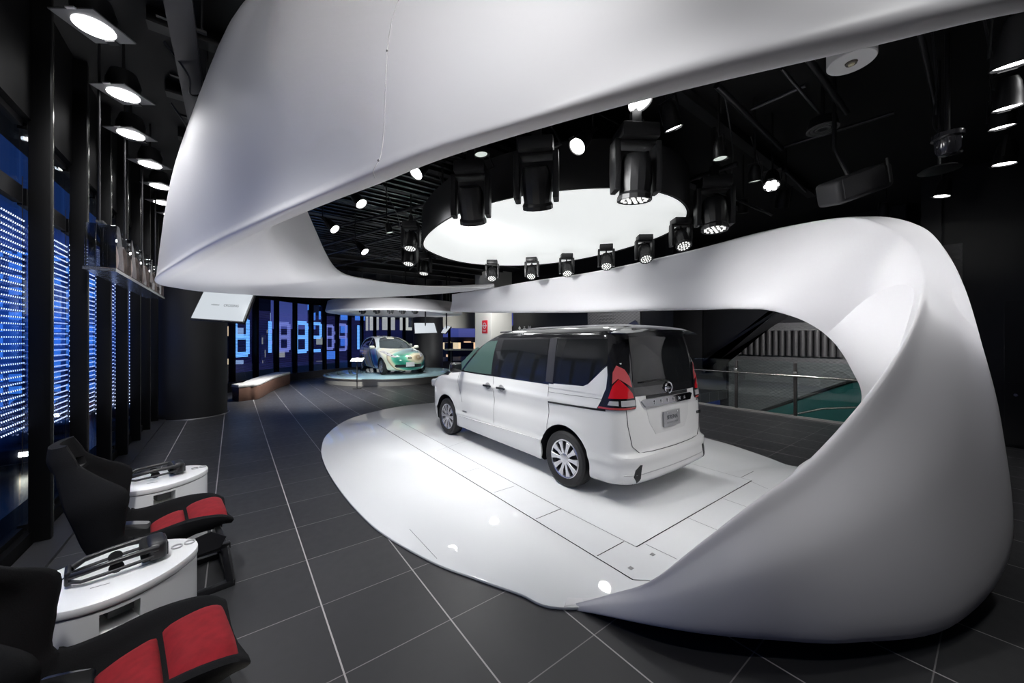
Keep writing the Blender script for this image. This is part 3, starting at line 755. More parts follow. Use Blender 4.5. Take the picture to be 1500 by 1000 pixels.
T = [C(3.6, 2.6, 2.75), C(3.0, 2.5, 2.7), C(2.4, 2.5, 2.7), C(1.7, 2.5, 2.7), C(1.1, 2.52, 2.7), C(0.35, 2.55, 2.7), C(-0.2, 2.55, 2.7), C(-0.6, 2.58, 2.7), C(-1.05, 2.6, 2.7), C(-1.45, 2.63, 2.68), C(-1.75, 2.74, 2.66), C(-2.15, 2.95, 2.64), C(-2.72, 3.50, 2.6), C(-4.05, 4.75, 1.75), C(-4.85, 6.05, 1.10), C(-4.75, 7.75, 1.06), C(-3.95, 8.8, 1.14), C(-2.7, 9.45, 1.26), C(-1.15, 9.55, 1.37), C(-0.48, 9.6, 1.42)]
Mi = []
for i, (a, b) in enumerate(zip(L1, T)):
    q = a.lerp(b, 0.5)
    if i <= 12: q += c2w(-0.10, -0.12, 0.06) * 0.7
    Mi.append(q)
I = []
vis = {8: (438, 288, 2.72), 9: (405, 321, 2.82), 10: (402, 343, 3.05), 11: (425, 370, 3.7), 12: (458, 390, 4.6), 13: (500, 402, 5.35), 14: (550, 411.5, 6.2), 15: (600, 417.5, 7.2), 16: (640, 420, 8.0), 17: (675, 421.2, 8.6), 18: (705, 421.6, 9.1), 19: (724, 420, 9.4)}
for i, p in enumerate(L2):
    if i in vis: I.append(W(*vis[i]))
    else: I.append(p + c2w(-0.05, 0.62, 0.74))
J = []
for i, (a, b) in enumerate(zip(I, T)):
    if i <= 11: J.append(b + c2w(0, 0.10, -0.08) if i < 9 else b.lerp(a, 0.12) + c2w(0.05, 0.05, 0))
    elif i == 12: J.append(b + c2w(0.10, 0.06, -0.1))
    else: J.append(a.lerp(b, 0.25) + Vector((0, 0, 0.05)))
Lb = []
for i, (a, b) in enumerate(zip(L1, L2)):
    q = a.lerp(b, 0.55); Lb.append(q + (c2w(-0.02, -0.05, -0.03) if i <= 11 else c2w(-0.05, 0.0, -0.02) if i < 14 else Vector((0, 0, 0))))
Li = [a + (b - a).normalized() * 0.14 + Vector((0, 0, -0.004)) for a, b in zip(L2, I)]
rows = loft([L2, Lb, L1, Mi, T, J, I, Li], 200, 8, True)
MB().grid(rows, cyc_u=True, cap=True).build('overhead_loop', ribbon_white, rib, smooth=60)
# the fine joint running up the overhead fascia, with its small bolt heads
jr = [rows[j][73] + c2w(-0.02, -0.1, 0).normalized() * 0.0012 for j in range(5, 31)]
MB().tube(jr, 0.0028, 6).build('panel_joint', mat('joint_grey', (0.62, 0.61, 0.62), 0.5), rib)
for j in (14, 22):
    q = rows[j][73]; MB().cyl(q, q + c2w(-0.02, -0.1, 0.02).normalized() * 0.006, 0.006, seg=10).build('bolt_head', mat('joint_dark', (0.2, 0.2, 0.2), 0.4), rib)
# ================================================================ vehicles: bodies lofted from level outlines
def pchip(tab, z):
    """monotone cubic through rows of tab (first column is z); returns the remaining columns"""
    zs = [r[0] for r in tab]; n = len(zs)
    if z <= zs[0]: return list(tab[0][1:])
    if z >= zs[-1]: return list(tab[-1][1:])
    i = next(k for k in range(n - 1) if zs[k + 1] >= z)
    h = zs[i + 1] - zs[i]; t = (z - zs[i]) / h; res = []

    def slope(j, c):
        if j == 0: return (tab[1][c] - tab[0][c]) / (zs[1] - zs[0])
        if j == n - 1: return (tab[-1][c] - tab[-2][c]) / (zs[-1] - zs[-2])
        a = (tab[j][c] - tab[j - 1][c]) / (zs[j] - zs[j - 1]); b = (tab[j + 1][c] - tab[j][c]) / (zs[j + 1] - zs[j])
        return 0.0 if a * b <= 0 else 2 * a * b / (a + b)
    for c in range(1, len(tab[0])):
        a, b = tab[i][c], tab[i + 1][c]; m0, m1 = slope(i, c) * h, slope(i + 1, c) * h
        res.append((2 * t ** 3 - 3 * t ** 2 + 1) * a + (t ** 3 - 2 * t ** 2 + t) * m0 + (-2 * t ** 3 + 3 * t ** 2) * b + (t ** 3 - t ** 2) * m1)
    return res


class Shell:
    """level table rows: z, xr, xf, hw, rr, rf.  Left half outline: rear centre -> rear corner -> side -> front corner -> front centre"""
    def __init__(s, tab, bow_r=0.05, bow_f=0.12, crease=None):
        s.tab = tab; s.br, s.bf, s.crease = bow_r, bow_f, crease

    def deform(s, x, y, z, xr, xf, hw):
        q = min(1.0, abs(y) / max(hw, 1e-6)) ** 2
        ur = max(0.0, 1 - (x - xr) / 0.9); uf = max(0.0, 1 - (xf - x) / 1.2)
        x = x + s.br * q * ur ** 2 - s.bf * q * uf ** 2
        y = y * (1 - 0.030 * ur ** 2 - 0.06 * uf ** 2)
        return x, y

    def at(s, sv, z):
        """point on the left half at arc coordinate sv: 0 at the start of the rear corner arc, negative across the rear face"""
        xr, xf, hw, rr, rf = pchip(s.tab, z); Lc = math.pi / 2 * rr
        if sv < 0: x, y = xr, hw - rr + sv
        elif sv < Lc:
            a = sv / rr; x, y = xr + rr - rr * math.cos(a), hw - rr + rr * math.sin(a)
        else: x, y = xr + rr + sv - Lc, hw
        if s.crease and x > xr + 0.05: y += s.crease(x, z) * min(1, (x - xr) / 0.3) * min(1.0, max(0.0, (xf - x) / 0.5))
        x, y = s.deform(x, y, z, xr, xf, hw)
        return Vector((x, y, z))

    def side(s, x, z):
        xr, xf, hw, rr, rf = pchip(s.tab, z)
        if x < xr + rr:
            c = max(-1.0, min(1.0, (xr + rr - x) / rr))
            return s.at(rr * math.acos(c), z)
        return s.at(math.pi / 2 * rr + x - xr - rr, z)

    def rear(s, y, z):
        """rear face point at lateral y (either sign)"""
        xr, xf, hw, rr, rf = pchip(s.tab, z); p = s.at(abs(y) - (hw - rr), z)
        return Vector((p.x, math.copysign(p.y, y) if y else 0.0, p.z))

    def outline(s, z, nr=8, na=8, ns=44, nf=10, ne=6):
        xr, xf, hw, rr, rf = pchip(s.tab, z); P_ = []
        for i in range(nr): P_.append((xr, (hw - rr) * i / nr))
        for i in range(na): a = math.pi / 2 * i / na; P_.append((xr + rr - rr * math.cos(a), hw - rr + rr * math.sin(a)))
        L_ = xf - rf - xr - rr
        for i in range(ns): P_.append((xr + rr + L_ * i / ns, hw))
        ry = min(rf, hw * 0.8)
        for i in range(nf): a = math.pi / 2 * i / nf; P_.append((xf - rf + rf * math.sin(a), hw - ry + ry * math.cos(a)))
        for i in range(ne + 1): P_.append((xf, (hw - ry) * (1 - i / ne)))
        out = []
        for x, y in P_:
            if s.crease and y > 0.3 and x > xr + 0.05: y += s.crease(x, z) * min(1, (x - xr) / 0.3) * min(1.0, max(0.0, (xf - x) / 0.5))
            x, y = s.deform(x, y, z, xr, xf, hw); out.append(Vector((x, y, z)))
        return out + [Vector((p.x, -p.y, p.z)) for p in out[-2:0:-1]]

    def body(s, z0, z1, n, name, m, parent=None):
        mb = MB(); rows = [s.outline(z0 + (z1 - z0) * i / n) for i in range(n + 1)]
        mb.grid(rows, cyc_v=True)
        mb.bm.verts.ensure_lookup_table(); k = len(rows[0])
        mb.bm.faces.new([mb.bm.verts[i] for i in range(k)][::-1]); mb.bm.faces.new([mb.bm.verts[n * k + i] for i in range(k)])
        return mb.build(name, m, parent, smooth=35)

    def patch(s, poly, fn, off, name, m, parent, step=0.08, mirror=False, thick=0.012, sub=None):
        """poly in the parameter plane of fn (side: x,z / rear: y,z / at: s,z), draped on the body and raised by off"""
        b = bmesh.new(); vs = [b.verts.new((p[0], p[1], 0)) for p in poly]; b.faces.new(vs)
        for ax in (0, 1):
            lo, hi = min(p[ax] for p in poly), max(p[ax] for p in poly)
            k = int((hi - lo) / step)
            for i in range(1, k + 1):
                co = Vector((0, 0, 0)); co[ax] = lo + (hi - lo) * i / (k + 1); no = Vector((0, 0, 0)); no[ax] = 1
                bmesh.ops.bisect_plane(b, geom=b.verts[:] + b.edges[:] + b.faces[:], plane_co=co, plane_no=no, dist=1e-5)
        bmesh.ops.triangulate(b, faces=[f for f in b.faces if len(f.verts) > 4])
        e = 0.004
        pos = {}
        for v in b.verts:
            u, w = v.co.x, v.co.y
            p = fn(u, w); du = fn(u + e, w) - fn(u - e, w); dw = fn(u, w + e) - fn(u, w - e)
            n = du.cross(dw)
            n = n.normalized() if n.length > 1e-12 else Vector((0, 1, 0))
            if n.dot(Vector((p.x - 1.3, p.y * 3, 0))) < 0: n = -n
            pos[v] = (p, n)
        bd = [ed for ed in b.edges if len(ed.link_faces) == 1]
        inner = {}
        for v, (p, n) in pos.items(): v.co = p + n * off
        for ed in bd:
            for v in ed.verts:
                if v not in inner: p, n = pos[v]; inner[v] = b.verts.new(p - n * thick)
        for ed in bd:
            a, c = ed.verts
            try: b.faces.new((a, c, inner[c], inner[a]))
            except ValueError: pass
        if mirror:
            for v in b.verts: v.co.y = -v.co.y
        mb = MB(); mb.merge(b)
        return mb.build(name, m, parent, smooth=30)

    def both(s, poly, fn, off, name, m, parent, **k):
        a = s.patch(poly, fn, off, name, m, parent, **k); s.patch(poly, fn, off, name, m, parent, mirror=True, **k); return a

    def seam(s, line, fn, w, name, m, parent, off=0.0012, mirror=False):
        """thin dark joint along a polyline in the parameter plane"""
        pts = []
        for a, b in zip(line, line[1:]):
            k = max(1, int(math.hypot(b[0] - a[0], b[1] - a[1]) / 0.06))
            pts += [(a[0] + (b[0] - a[0]) * i / k, a[1] + (b[1] - a[1]) * i / k) for i in range(k)]
        pts.append(line[-1]); q = [fn(*p) for p in pts]
        if mirror: q = [Vector((p.x, -p.y, p.z)) for p in q]
        return MB().tube(q, w, seg=6).build(name, m, parent)


def wheel(parent, x, y, r, rim_r, wdt, side, spokes, tyre_m, rim_m, dark_m, hub_y=0.0):
    """side +1: outer face towards +y"""
    M = Matrix.Translation((x, y, r)) @ Matrix.Rotation(-math.pi / 2 * side, 4, 'X')
    h = wdt / 2
    w = MB().lathe([(rim_r + 0.004, -h * 0.85), (r * 0.90, -h), (r * 0.985, -h * 0.8), (r, -h * 0.45), (r, -h * 0.2), (r * 0.992, -h * 0.17), (r * 0.992, -h * 0.12), (r, -h * 0.1), (r, h * 0.1), (r * 0.992, h * 0.12), (r * 0.992, h * 0.17), (r, h * 0.2), (r, h * 0.45), (r * 0.985, h * 0.8), (r * 0.90, h), (rim_r + 0.03, h * 0.97), (rim_r + 0.004, h * 0.85)], M, 56, caps=False).build('tyre', tyre_m, parent)
    rim = MB().lathe([(rim_r + 0.006, h * 0.86), (rim_r, h * 0.90), (rim_r - 0.012, h * 0.84), (rim_r - 0.018, h * 0.3), (rim_r - 0.03, -h * 0.8)], M, 56, caps=False)
    for k in range(spokes):
        a = 2 * math.pi * k / spokes; R = Matrix.Rotation(a, 4, 'Z')
        wa, wb = 0.018, 0.036
        pts0 = [(0.035, -wa), (rim_r * 0.6, -wa * 1.15), (rim_r - 0.012, -wb), (rim_r - 0.012, wb), (rim_r * 0.6, wa * 1.15), (0.035, wa)]
        rim.prism(pts0, h * 0.58, h * 0.84, M @ R @ Matrix.Rotation(-0.03, 4, 'Y'), bevel=0.004, seg=1)
    rim.lathe([(0.056, h * 0.5), (0.058, h * 0.88), (0.045, h * 0.92), (0.0005, h * 0.93)], M, 24, caps=False)
    o = rim.build('rim', rim_m, w, smooth=30)
    MB().lathe([(rim_r - 0.02, h * 0.42), (0.0005, h * 0.40)], M, 32, caps=False).build('brake_disc', dark_m, w, smooth=0)
    nb_ = MB()
    for k in range(5):
        a = 2 * math.pi * (k + 0.5) / 5; p = M @ Vector((0.082 * math.cos(a), 0.082 * math.sin(a), h * 0.55)); q = M @ Vector((0.082 * math.cos(a), 0.082 * math.sin(a), h * 0.68)); nb_.cyl(p, q, 0.012, seg=8)
    nb_.build('wheel_nut', rim_m, w)
    return w


paint = mat('pearl_white', (0.80, 0.80, 0.785), 0.18, coat=0.8)
gloss_black = mat('gloss_black', (0.012, 0.012, 0.014), 0.10, coat=0.6)
roof_black = mat('roof_black', (0.014, 0.014, 0.016), 0.16, coat=0.7)
tint = mat('tinted_glass', (0.010, 0.011, 0.012), 0.05, spec=0.35)
tint_grn = mat('green_glass', (0.055, 0.095, 0.085), 0.05, spec=0.6)
trim_black = mat('trim_black', (0.006, 0.006, 0.007), 0.45)
gap_m = mat('panel_gap', (0.05, 0.05, 0.05), 0.6)
rubber = mat('tyre_rubber', (0.016, 0.016, 0.017), 0.6)
alloy = mat('alloy', (0.78, 0.78, 0.80), 0.22, metal=0.85)
wheel_dark = mat('wheel_dark', (0.012, 0.012, 0.013), 0.5)
red_lens = mat('red_lens', (0.55, 0.012, 0.02), 0.08, coat=0.8)
clear_lens = mat('clear_lens', (0.42, 0.42, 0.43), 0.25, coat=0.3)
smoke_lens = mat('smoke_lens', (0.012, 0.012, 0.014), 0.15, coat=0.3)

van = thing('minivan', 'white minivan with black roof seen from its rear left, parked on the white stage', 'van', (3.83, 2.97, 0.02), math.pi / 2)


def van_crease(x, z):
    y = 0.010 * math.exp(-((z - 0.96 - 0.012 * x) / 0.035) ** 2)
    y -= 0.020 * math.exp(-((z - 0.80) / 0.10) ** 2) * (1 if 0.2 < x < 2.4 else max(0.0, 1 - min(abs(x - 0.2), abs(x - 2.4)) / 0.5))
    y += 0.012 * math.exp(-((z - 0.44) / 0.035) ** 2)
    for xc in (0.0, 2.86):
        d_ = math.hypot(x - xc, (z - 0.315)); y += 0.012 * math.exp(-((d_ - 0.42) / 0.05) ** 2)
    return y


vs = Shell([(0.20, -0.72, 3.66, 0.80, 0.20, 0.45), (0.235, -0.84, 3.74, 0.842, 0.20, 0.45), (0.30, -0.875, 3.78, 0.852, 0.20, 0.45), (0.33, -0.872, 3.79, 0.852, 0.20, 0.45), (0.40, -0.868, 3.80, 0.852, 0.2, 0.45),
            (0.47, -0.875, 3.80, 0.854, 0.20, 0.45), (0.505, -0.868, 3.80, 0.856, 0.20, 0.45), (0.535, -0.815, 3.80, 0.858, 0.19, 0.45), (0.60, -0.806, 3.80, 0.860, 0.18, 0.45), (0.80, -0.795, 3.80, 0.862, 0.17, 0.45), (0.92, -0.785, 3.72, 0.862, 0.17, 0.45),
            (1.0, -0.775, 3.52, 0.860, 0.17, 0.42), (1.06, -0.768, 3.25, 0.856, 0.17, 0.40), (1.12, -0.76, 2.98, 0.85, 0.17, 0.36), (1.30, -0.735, 2.66, 0.828, 0.17, 0.32), (1.50, -0.70, 2.28, 0.798, 0.17, 0.3),
            (1.64, -0.672, 1.98, 0.772, 0.17, 0.3), (1.72, -0.655, 1.76, 0.750, 0.18, 0.3), (1.77, -0.64, 1.58, 0.715, 0.22, 0.35), (1.805, -0.60, 1.38, 0.64, 0.26, 0.4), (1.83, -0.52, 1.1, 0.50, 0.28, 0.4), (1.845, -0.35, 0.7, 0.30, 0.2, 0.25)],
           crease=van_crease)
lower = vs.body(0.20, 1.13, 46, 'body', paint, van)
cut = []
for xc in (0.0, 2.86):
    for sg_ in (1, -1):
        cut.append(MB().cyl((xc, sg_ * 0.50, 0.315), (xc, sg_ * 1.3, 0.315), 0.385, seg=56).build('c', trim_black))
boolean(lower, cut)
upper = vs.body(1.128, 1.845, 34, 'upper_body', roof_black, van)
# two-tone: rear quarter rises in body colour to the tail lamp
vs.both([(0.24, 1.10), (0.24, 1.148), (-0.30, 1.165), (-0.37, 1.195), (-0.60, 1.395), (-0.635, 1.415), (-0.735, 1.43), (-0.735, 1.10)], vs.side, 0.006, 'rear_quarter', paint, van, step=0.05)
vs.both([(3.0, 1.10), (2.85, 1.09), (2.85, 1.04), (3.1, 1.03)], vs.side, 0.004, 'scuttle_trim', trim_black, van)
# side glass
for nm, poly, mm in [('quarter_window', [(0.16, 1.162), (0.16, 1.665), (-0.56, 1.672), (-0.60, 1.44), (-0.585, 1.415), (-0.365, 1.215), (-0.31, 1.178)], tint),
                     ('sliding_door_window', [(1.30, 1.145), (1.30, 1.655), (0.32, 1.668), (0.32, 1.152)], tint),
                     ('front_door_window', [(1.47, 1.14), (1.47, 1.645), (1.72, 1.63), (1.86, 1.59), (2.36, 1.135)], tint_grn),
                     ('front_quarter_window', [(2.44, 1.132), (2.02, 1.52), (2.06, 1.535), (2.12, 1.53), (2.62, 1.20), (2.72, 1.13)], tint_grn)]:
    vs.both(poly, vs.side, 0.004, nm, mm, van)
vs.both([(2.95, 1.132), (0.16, 1.142), (0.16, 1.158), (2.95, 1.148)], vs.side, 0.007, 'belt_moulding', gloss_black, van)
vs.both([(0.30, 1.16), (0.30, 1.68), (0.18, 1.68), (0.18, 1.16)], vs.side, 0.006, 'pillar_trim', mat('pillar_satin', (0.045, 0.045, 0.05), 0.3), van)
for mir in (False, True):
    vs.seam([(1.40, 1.13), (1.40, 0.95), (1.385, 0.6), (1.385, 0.24)], vs.side, 0.0035, 'door_gap', gap_m, van, mirror=mir)
    vs.seam([(0.245, 1.145), (0.245, 0.93), (0.26, 0.60)], vs.side, 0.0035, 'door_gap', gap_m, van, mirror=mir)
    vs.seam([(2.30, 0.64), (2.42, 0.85), (2.44, 1.12)], vs.side, 0.003, 'door_gap', gap_m, van, mirror=mir)
    vs.seam([(0.24, 1.045), (-0.62, 1.06)], vs.side, 0.0022, 'quarter_gap', gap_m, van, mirror=mir)
vs.both([(0.24, 0.918), (0.24, 0.938), (-0.62, 0.964), (-0.62, 0.944)], vs.side, 0.004, 'slide_rail', trim_black, van)
# sill step and arch end flap
vs.both([(2.40, 0.415), (2.40, 0.235), (0.385, 0.222), (0.36, 0.30), (0.375, 0.455)], vs.side, 0.012, 'side_sill', paint, van)
for mir in (False, True):
    for x0 in (1.44, 1.10):
        sg_ = -1 if mir else 1
        p = vs.side(x0 + 0.09, 0.985); p.y *= sg_
        MB().box((p.x, p.y + sg_ * 0.016, p.z), (0.20, 0.022, 0.030), bevel=0.009, seg=3).build('door_handle', mat('handle_dark', (0.10, 0.10, 0.11), 0.15, metal=0.9), van)
        MB().lathe([(0.055, 0), (0.05, 0.004), (0.0005, 0.005)], Matrix.Translation((p.x, p.y - sg_ * 0.002, p.z)) @ Matrix.Rotation(-sg_ * math.pi / 2, 4, 'X') @ Matrix.Diagonal((1.2, 0.9, 1, 1)), 20, caps=False).build('handle_cup', mat('cup_grey', (0.25, 0.25, 0.25), 0.3), van)
    p = vs.side(2.22, 0.50); p.y *= (-1 if mir else 1)
    MB().box((p.x, p.y, p.z), (0.13, 0.012, 0.022), bevel=0.004).build('side_badge', mat('badge_grey', (0.22, 0.22, 0.23), 0.3, metal=0.6), van)
# wheels
for xc in (0.0, 2.86):
    for sg_ in (1, -1):
        wheel(van, xc, sg_ * 0.755, 0.315, 0.212, 0.195, sg_, 10, rubber, alloy, wheel_dark)
        MB().cyl((xc, sg_ * 0.50, 0.315), (xc, sg_ * 0.60, 0.315), 0.20, seg=24).build('wheel_hub', wheel_dark, van)
# rear: glass, garnish, plate recess, lamps, bumper
Rr = vs.rear
vs.patch([(-0.755, 1.085), (0.755, 1.085), (0.755, 1.50), (0.745, 1.745), (-0.745, 1.745), (-0.755, 1.50)], Rr, 0.004, 'tailgate_upper', gloss_black, van)
vs.patch([(-0.62, 1.175), (0.62, 1.175), (0.60, 1.30), (0.56, 1.70), (-0.56, 1.70), (-0.60, 1.30)], Rr, 0.009, 'rear_window', tint, van)
vs.seam([(-0.66, 1.168), (0.66, 1.168)], Rr, 0.003, 'tailgate_crease', trim_black, van, off=0.01)
grad = mat('chrome_dark', (0.35, 0.35, 0.37), 0.12, metal=1.0)
vs.patch([(-0.46, 0.965), (0.46, 0.965), (0.52, 1.03), (0.46, 1.045), (-0.46, 1.045), (-0.52, 1.03)], Rr, 0.022, 'tailgate_garnish', grad, van, thick=0.03)
vs.patch([(-0.42, 1.05), (0.42, 1.05), (0.42, 1.082), (-0.42, 1.082)], Rr, 0.012, 'camera_strip', trim_black, van)
vs.patch([(-0.30, 0.675), (0.30, 0.675), (0.40, 0.80), (0.44, 0.955), (-0.44, 0.955), (-0.40, 0.80)], Rr, 0.002, 'plate_recess', mat('pearl_recess', (0.70, 0.70, 0.69), 0.22, coat=0.5), van)
pp = Rr(0, 0.80)
RM = Matrix(((0, 0, -1, 0), (-1, 0, 0, 0), (0, 1, 0, 0), (0, 0, 0, 1)))       # text plane facing the rear (-x)
pl_ = MB().box((pp.x - 0.014, 0, 0.81), (0.012, 0.33, 0.165), Matrix.Rotation(0.05, 3, 'Y'), bevel=0.004).build('number_plate', mat('plate_grey', (0.32, 0.32, 0.33), 0.35, metal=0.3), van)
text('SERENA', 0.062, 'plate_text', ink, Matrix.Translation((pp.x - 0.0205, 0, 0.822)) @ RM, pl_)
text('HIGHWAY STAR', 0.030, 'plate_text', ink, Matrix.Translation((pp.x - 0.0205, 0, 0.765)) @ RM, pl_)
for s_ in (-1, 1): MB().cyl((pp.x - 0.018, s_ * 0.10, 0.875), (pp.x - 0.024, s_ * 0.10, 0.875), 0.008, seg=10).build('plate_bolt', chrome, pl_)
gp = Rr(0, 1.005)
for k, ch in enumerate('SERENA'):
    y_ = 0.30 - k * 0.12; q = Rr(y_, 1.005)
    text(ch, 0.052, 'badge_letter', chrome, Matrix.Translation((q.x - 0.024, y_, 1.005)) @ RM, van, depth=0.003)
ep = Rr(0, 1.135)
em = MB().lathe([(0.052, -0.006), (0.064, -0.008), (0.070, 0.0), (0.064, 0.010), (0.052, 0.008)], Matrix.Translation((ep.x - 0.012, 0, 1.135)) @ Matrix.Rotation(-math.pi / 2, 4, 'Y'), 40, caps=False)
em.box((ep.x - 0.016, 0, 1.135), (0.010, 0.165, 0.026), bevel=0.004).build('emblem', chrome, van)
text('NISSAN', 0.022, 'emblem_text', ink, Matrix.Translation((ep.x - 0.022, 0, 1.135)) @ RM, van, depth=0.001, xs=1.25)
q = Rr(-0.66, 0.93); text('X4', 0.05, 'trim_badge', grad, Matrix.Translation((q.x - 0.006, -0.66, 0.945)) @ RM, van, depth=0.003)
q = Rr(-0.67, 0.80); MB().box((q.x - 0.004, -0.67, 0.79), (0.012, 0.10, 0.035), bevel=0.004).build('drive_badge', gloss_black, van)
wip = Rr(0.1, 1.26)
MB().tube([(wip.x - 0.02, -0.02, 1.205), (wip.x - 0.035, 0.15, 1.235), (wip.x - 0.03, 0.48, 1.225)], 0.008).build('rear_wiper', trim_black, van)
vs.seam([(0.742, 1.0), (0.735, 0.8), (0.69, 0.60), (0.60, 0.528), (0.4, 0.522), (0, 0.52), (-0.4, 0.522), (-0.60, 0.528), (-0.69, 0.60), (-0.735, 0.8), (-0.742, 1.0)], Rr, 0.004, 'tailgate_gap', gap_m, van)
vs.seam([(-0.83, 0.335), (0, 0.335), (0.83, 0.335)], Rr, 0.005, 'bumper_line', mat('bumper_line', (0.4, 0.4, 0.4), 0.4), van)
for mir in (False, True):
    a = vs.patch([(-0.075, 1.085), (-0.085, 0.985), (-0.065, 0.965), (0.36, 0.962), (0.30, 1.05), (0.235, 1.17), (0.215, 1.30), (0.215, 1.445), (0.14, 1.445), (0.045, 1.385), (-0.025, 1.29), (-0.06, 1.17)], vs.at, 0.014, 'tail_lamp', smoke_lens, van, step=0.03, mirror=mir, thick=0.02)
    vs.patch([(-0.045, 1.075), (0.215, 1.075), (0.17, 1.20), (0.115, 1.265), (0.04, 1.19), (-0.03, 1.12)], vs.at, 0.022, 'red_segment', red_lens, a, step=0.03, mirror=mir)
    vs.patch([(0.12, 1.27), (0.175, 1.215), (0.165, 1.33), (0.13, 1.40), (0.055, 1.36), (0.0, 1.28), (-0.03, 1.18), (0.03, 1.215)], vs.at, 0.018, 'red_segment', mat('red_pale', (0.55, 0.10, 0.11), 0.1, coat=0.8), a, step=0.03, mirror=mir)
    vs.patch([(-0.06, 1.055), (-0.065, 0.998), (0.10, 0.998), (0.10, 1.055)], vs.at, 0.021, 'clear_segment', clear_lens, a, step=0.03, mirror=mir)
    vs.patch([(0.125, 1.05), (0.125, 1.005), (0.225, 1.01), (0.205, 1.05)], vs.at, 0.020, 'clear_segment', clear_lens, a, step=0.03, mirror=mir)
    vs.patch([(-0.07, 0.985), (-0.06, 0.968), (0.345, 0.966), (0.335, 0.985)], vs.at, 0.018, 'red_segment', mat('red_dull', (0.35, 0.05, 0.05), 0.2, coat=0.5), a, step=0.04, mirror=mir)
    vs.patch([(0.045, 0.255), (0.005, 0.30), (-0.03, 0.425), (0.0, 0.43), (0.06, 0.385), (0.085, 0.32)][::-1], vs.at, 0.004, 'bumper_vent', trim_black, van, step=0.03, mirror=mir)
    # mirror and tail spoiler ends
    sg_ = -1 if mir else 1
    mp = vs.side(2.30, 1.16); mp.y *= sg_
    mm_ = MB().box((mp.x, mp.y + sg_ * 0.16, 1.21), (0.10, 0.20, 0.16), bevel=0.04, seg=3).box((mp.x + 0.02, mp.y + sg_ * 0.04, 1.15), (0.06, 0.14, 0.03), bevel=0.01)
    mm_.build('door_mirror', gloss_black, van)
# roof spoiler: a wing with thickness over the tailgate
sp = MB()
pr = [(-0.40, 1.838), (-0.62, 1.822), (-0.80, 1.792), (-0.835, 1.772), (-0.80, 1.758), (-0.66, 1.752), (-0.45, 1.75)]
rws = []
for k in range(25):
    y = -0.70 + 1.40 * k / 24; e = abs(y) / 0.70; pull = 0.10 * e ** 3; drop = 0.055 * e ** 2.2; fl = 1 - 0.8 * e ** 5
    rws.append([Vector((max(x + (pull if x < -0.5 else 0), x if x < -0.55 else -0.40 - 0.2 * e ** 4), y, 1.785 + (z - 1.785) * fl - drop)) for x, z in pr])
sp.grid(rws, cyc_v=True)
sp.bm.verts.ensure_lookup_table(); k_ = len(pr)
sp.bm.faces.new([sp.bm.verts[i] for i in range(k_)]); sp.bm.faces.new([sp.bm.verts[24 * k_ + i] for i in range(k_)])
sp.build('roof_spoiler', roof_black, van, smooth=35)
for s_ in (-1, 1):
    MB().tube([(1.5, s_ * 0.655, 1.765), (0.6, s_ * 0.675, 1.785), (-0.4, s_ * 0.665, 1.775)], 0.012).build('roof_moulding', mat('pillar_satin', (0.045, 0.045, 0.05), 0.3), van)
MB().prism([(-0.16, 0), (0.02, 0), (-0.10, 0.055)], -0.012, 0.012, Matrix.Translation((-0.25, 0, 1.838)) @ Matrix.Rotation(math.pi / 2, 4, 'X')).build('roof_antenna', roof_black, van)
# windscreen and front lamps (turned away from the camera)
ws = MB()
rws = []
for i in range(9):
    z = 1.15 + 0.56 * i / 8; xr, xf, hw, rr, rf = pchip(vs.tab, z); r_ = []
    for k in range(13):
        y = (hw - 0.10) * (k / 6 - 1); q_ = (y / hw) ** 2
        r_.append(Vector((xf - 0.12 * q_ + 0.006 - (0.10 * q_ ** 3), y * 0.93, z)))
    rws.append(r_)
ws.grid(rws); bmesh.ops.solidify(ws.bm, geom=ws.bm.faces[:], thickness=0.01)
ws.build('windscreen', tint_grn, van)
for s_ in (-1, 1):
    MB().box((3.55, s_ * 0.62, 0.82), (0.30, 0.30, 0.16), bevel=0.05).build('head_lamp', clear_lens, van)
MB().box((3.70, 0, 0.66), (0.20, 0.9, 0.30), bevel=0.05).build('front_grille', gloss_black, van)
for s_ in (-1, 1):
    MB().tube([(-0.6, s_ * 0.62, 0.22), (-0.70, s_ * 0.55, 0.20)], 0.03).build('exhaust_pipe' if s_ > 0 else 'tow_hook', wheel_dark, van)

# ================================================================ the painted hatchback on its turntable
leaf_m = mat('swirl_paint', (0.6, 0.6, 0.5), 0.2, coat=0.8)
g = NG(leaf_m); x, y, z, v = g.xyz(); b = leaf_m.node_tree.nodes['Principled BSDF']
wv = leaf_m.node_tree.nodes.new('ShaderNodeTexWave'); wv.bands_direction = 'DIAGONAL'; wv.inputs['Scale'].default_value = 0.34; wv.inputs['Distortion'].default_value = 7.5; wv.inputs['Detail'].default_value = 2.5; wv.inputs['Detail Scale'].default_value = 0.55
g.l.new(v, wv.inputs['Vector'])
rp = leaf_m.node_tree.nodes.new('ShaderNodeValToRGB'); g.l.new(wv.outputs['Fac'], rp.inputs[0])
el = rp.color_ramp.elements
el[0].position = 0.0; el[0].color = (0.02, 0.20, 0.14, 1); el[1].position = 1.0; el[1].color = (0.72, 0.72, 0.55, 1)
for p_, c_ in ((0.18, (0.10, 0.45, 0.30, 1)), (0.34, (0.60, 0.62, 0.42, 1)), (0.5, (0.70, 0.62, 0.42, 1)), (0.64, (0.25, 0.18, 0.10, 1)), (0.74, (0.62, 0.70, 0.58, 1))):
    e_ = el.new(p_); e_.color = c_
rp2 = leaf_m.node_tree.nodes.new('ShaderNodeValToRGB'); g.l.new(wv.outputs['Fac'], rp2.inputs[0]); el = rp2.color_ramp.elements
el[0].color = (0.03, 0.12, 0.55, 1); el[1].color = (0.55, 0.55, 0.62, 1)
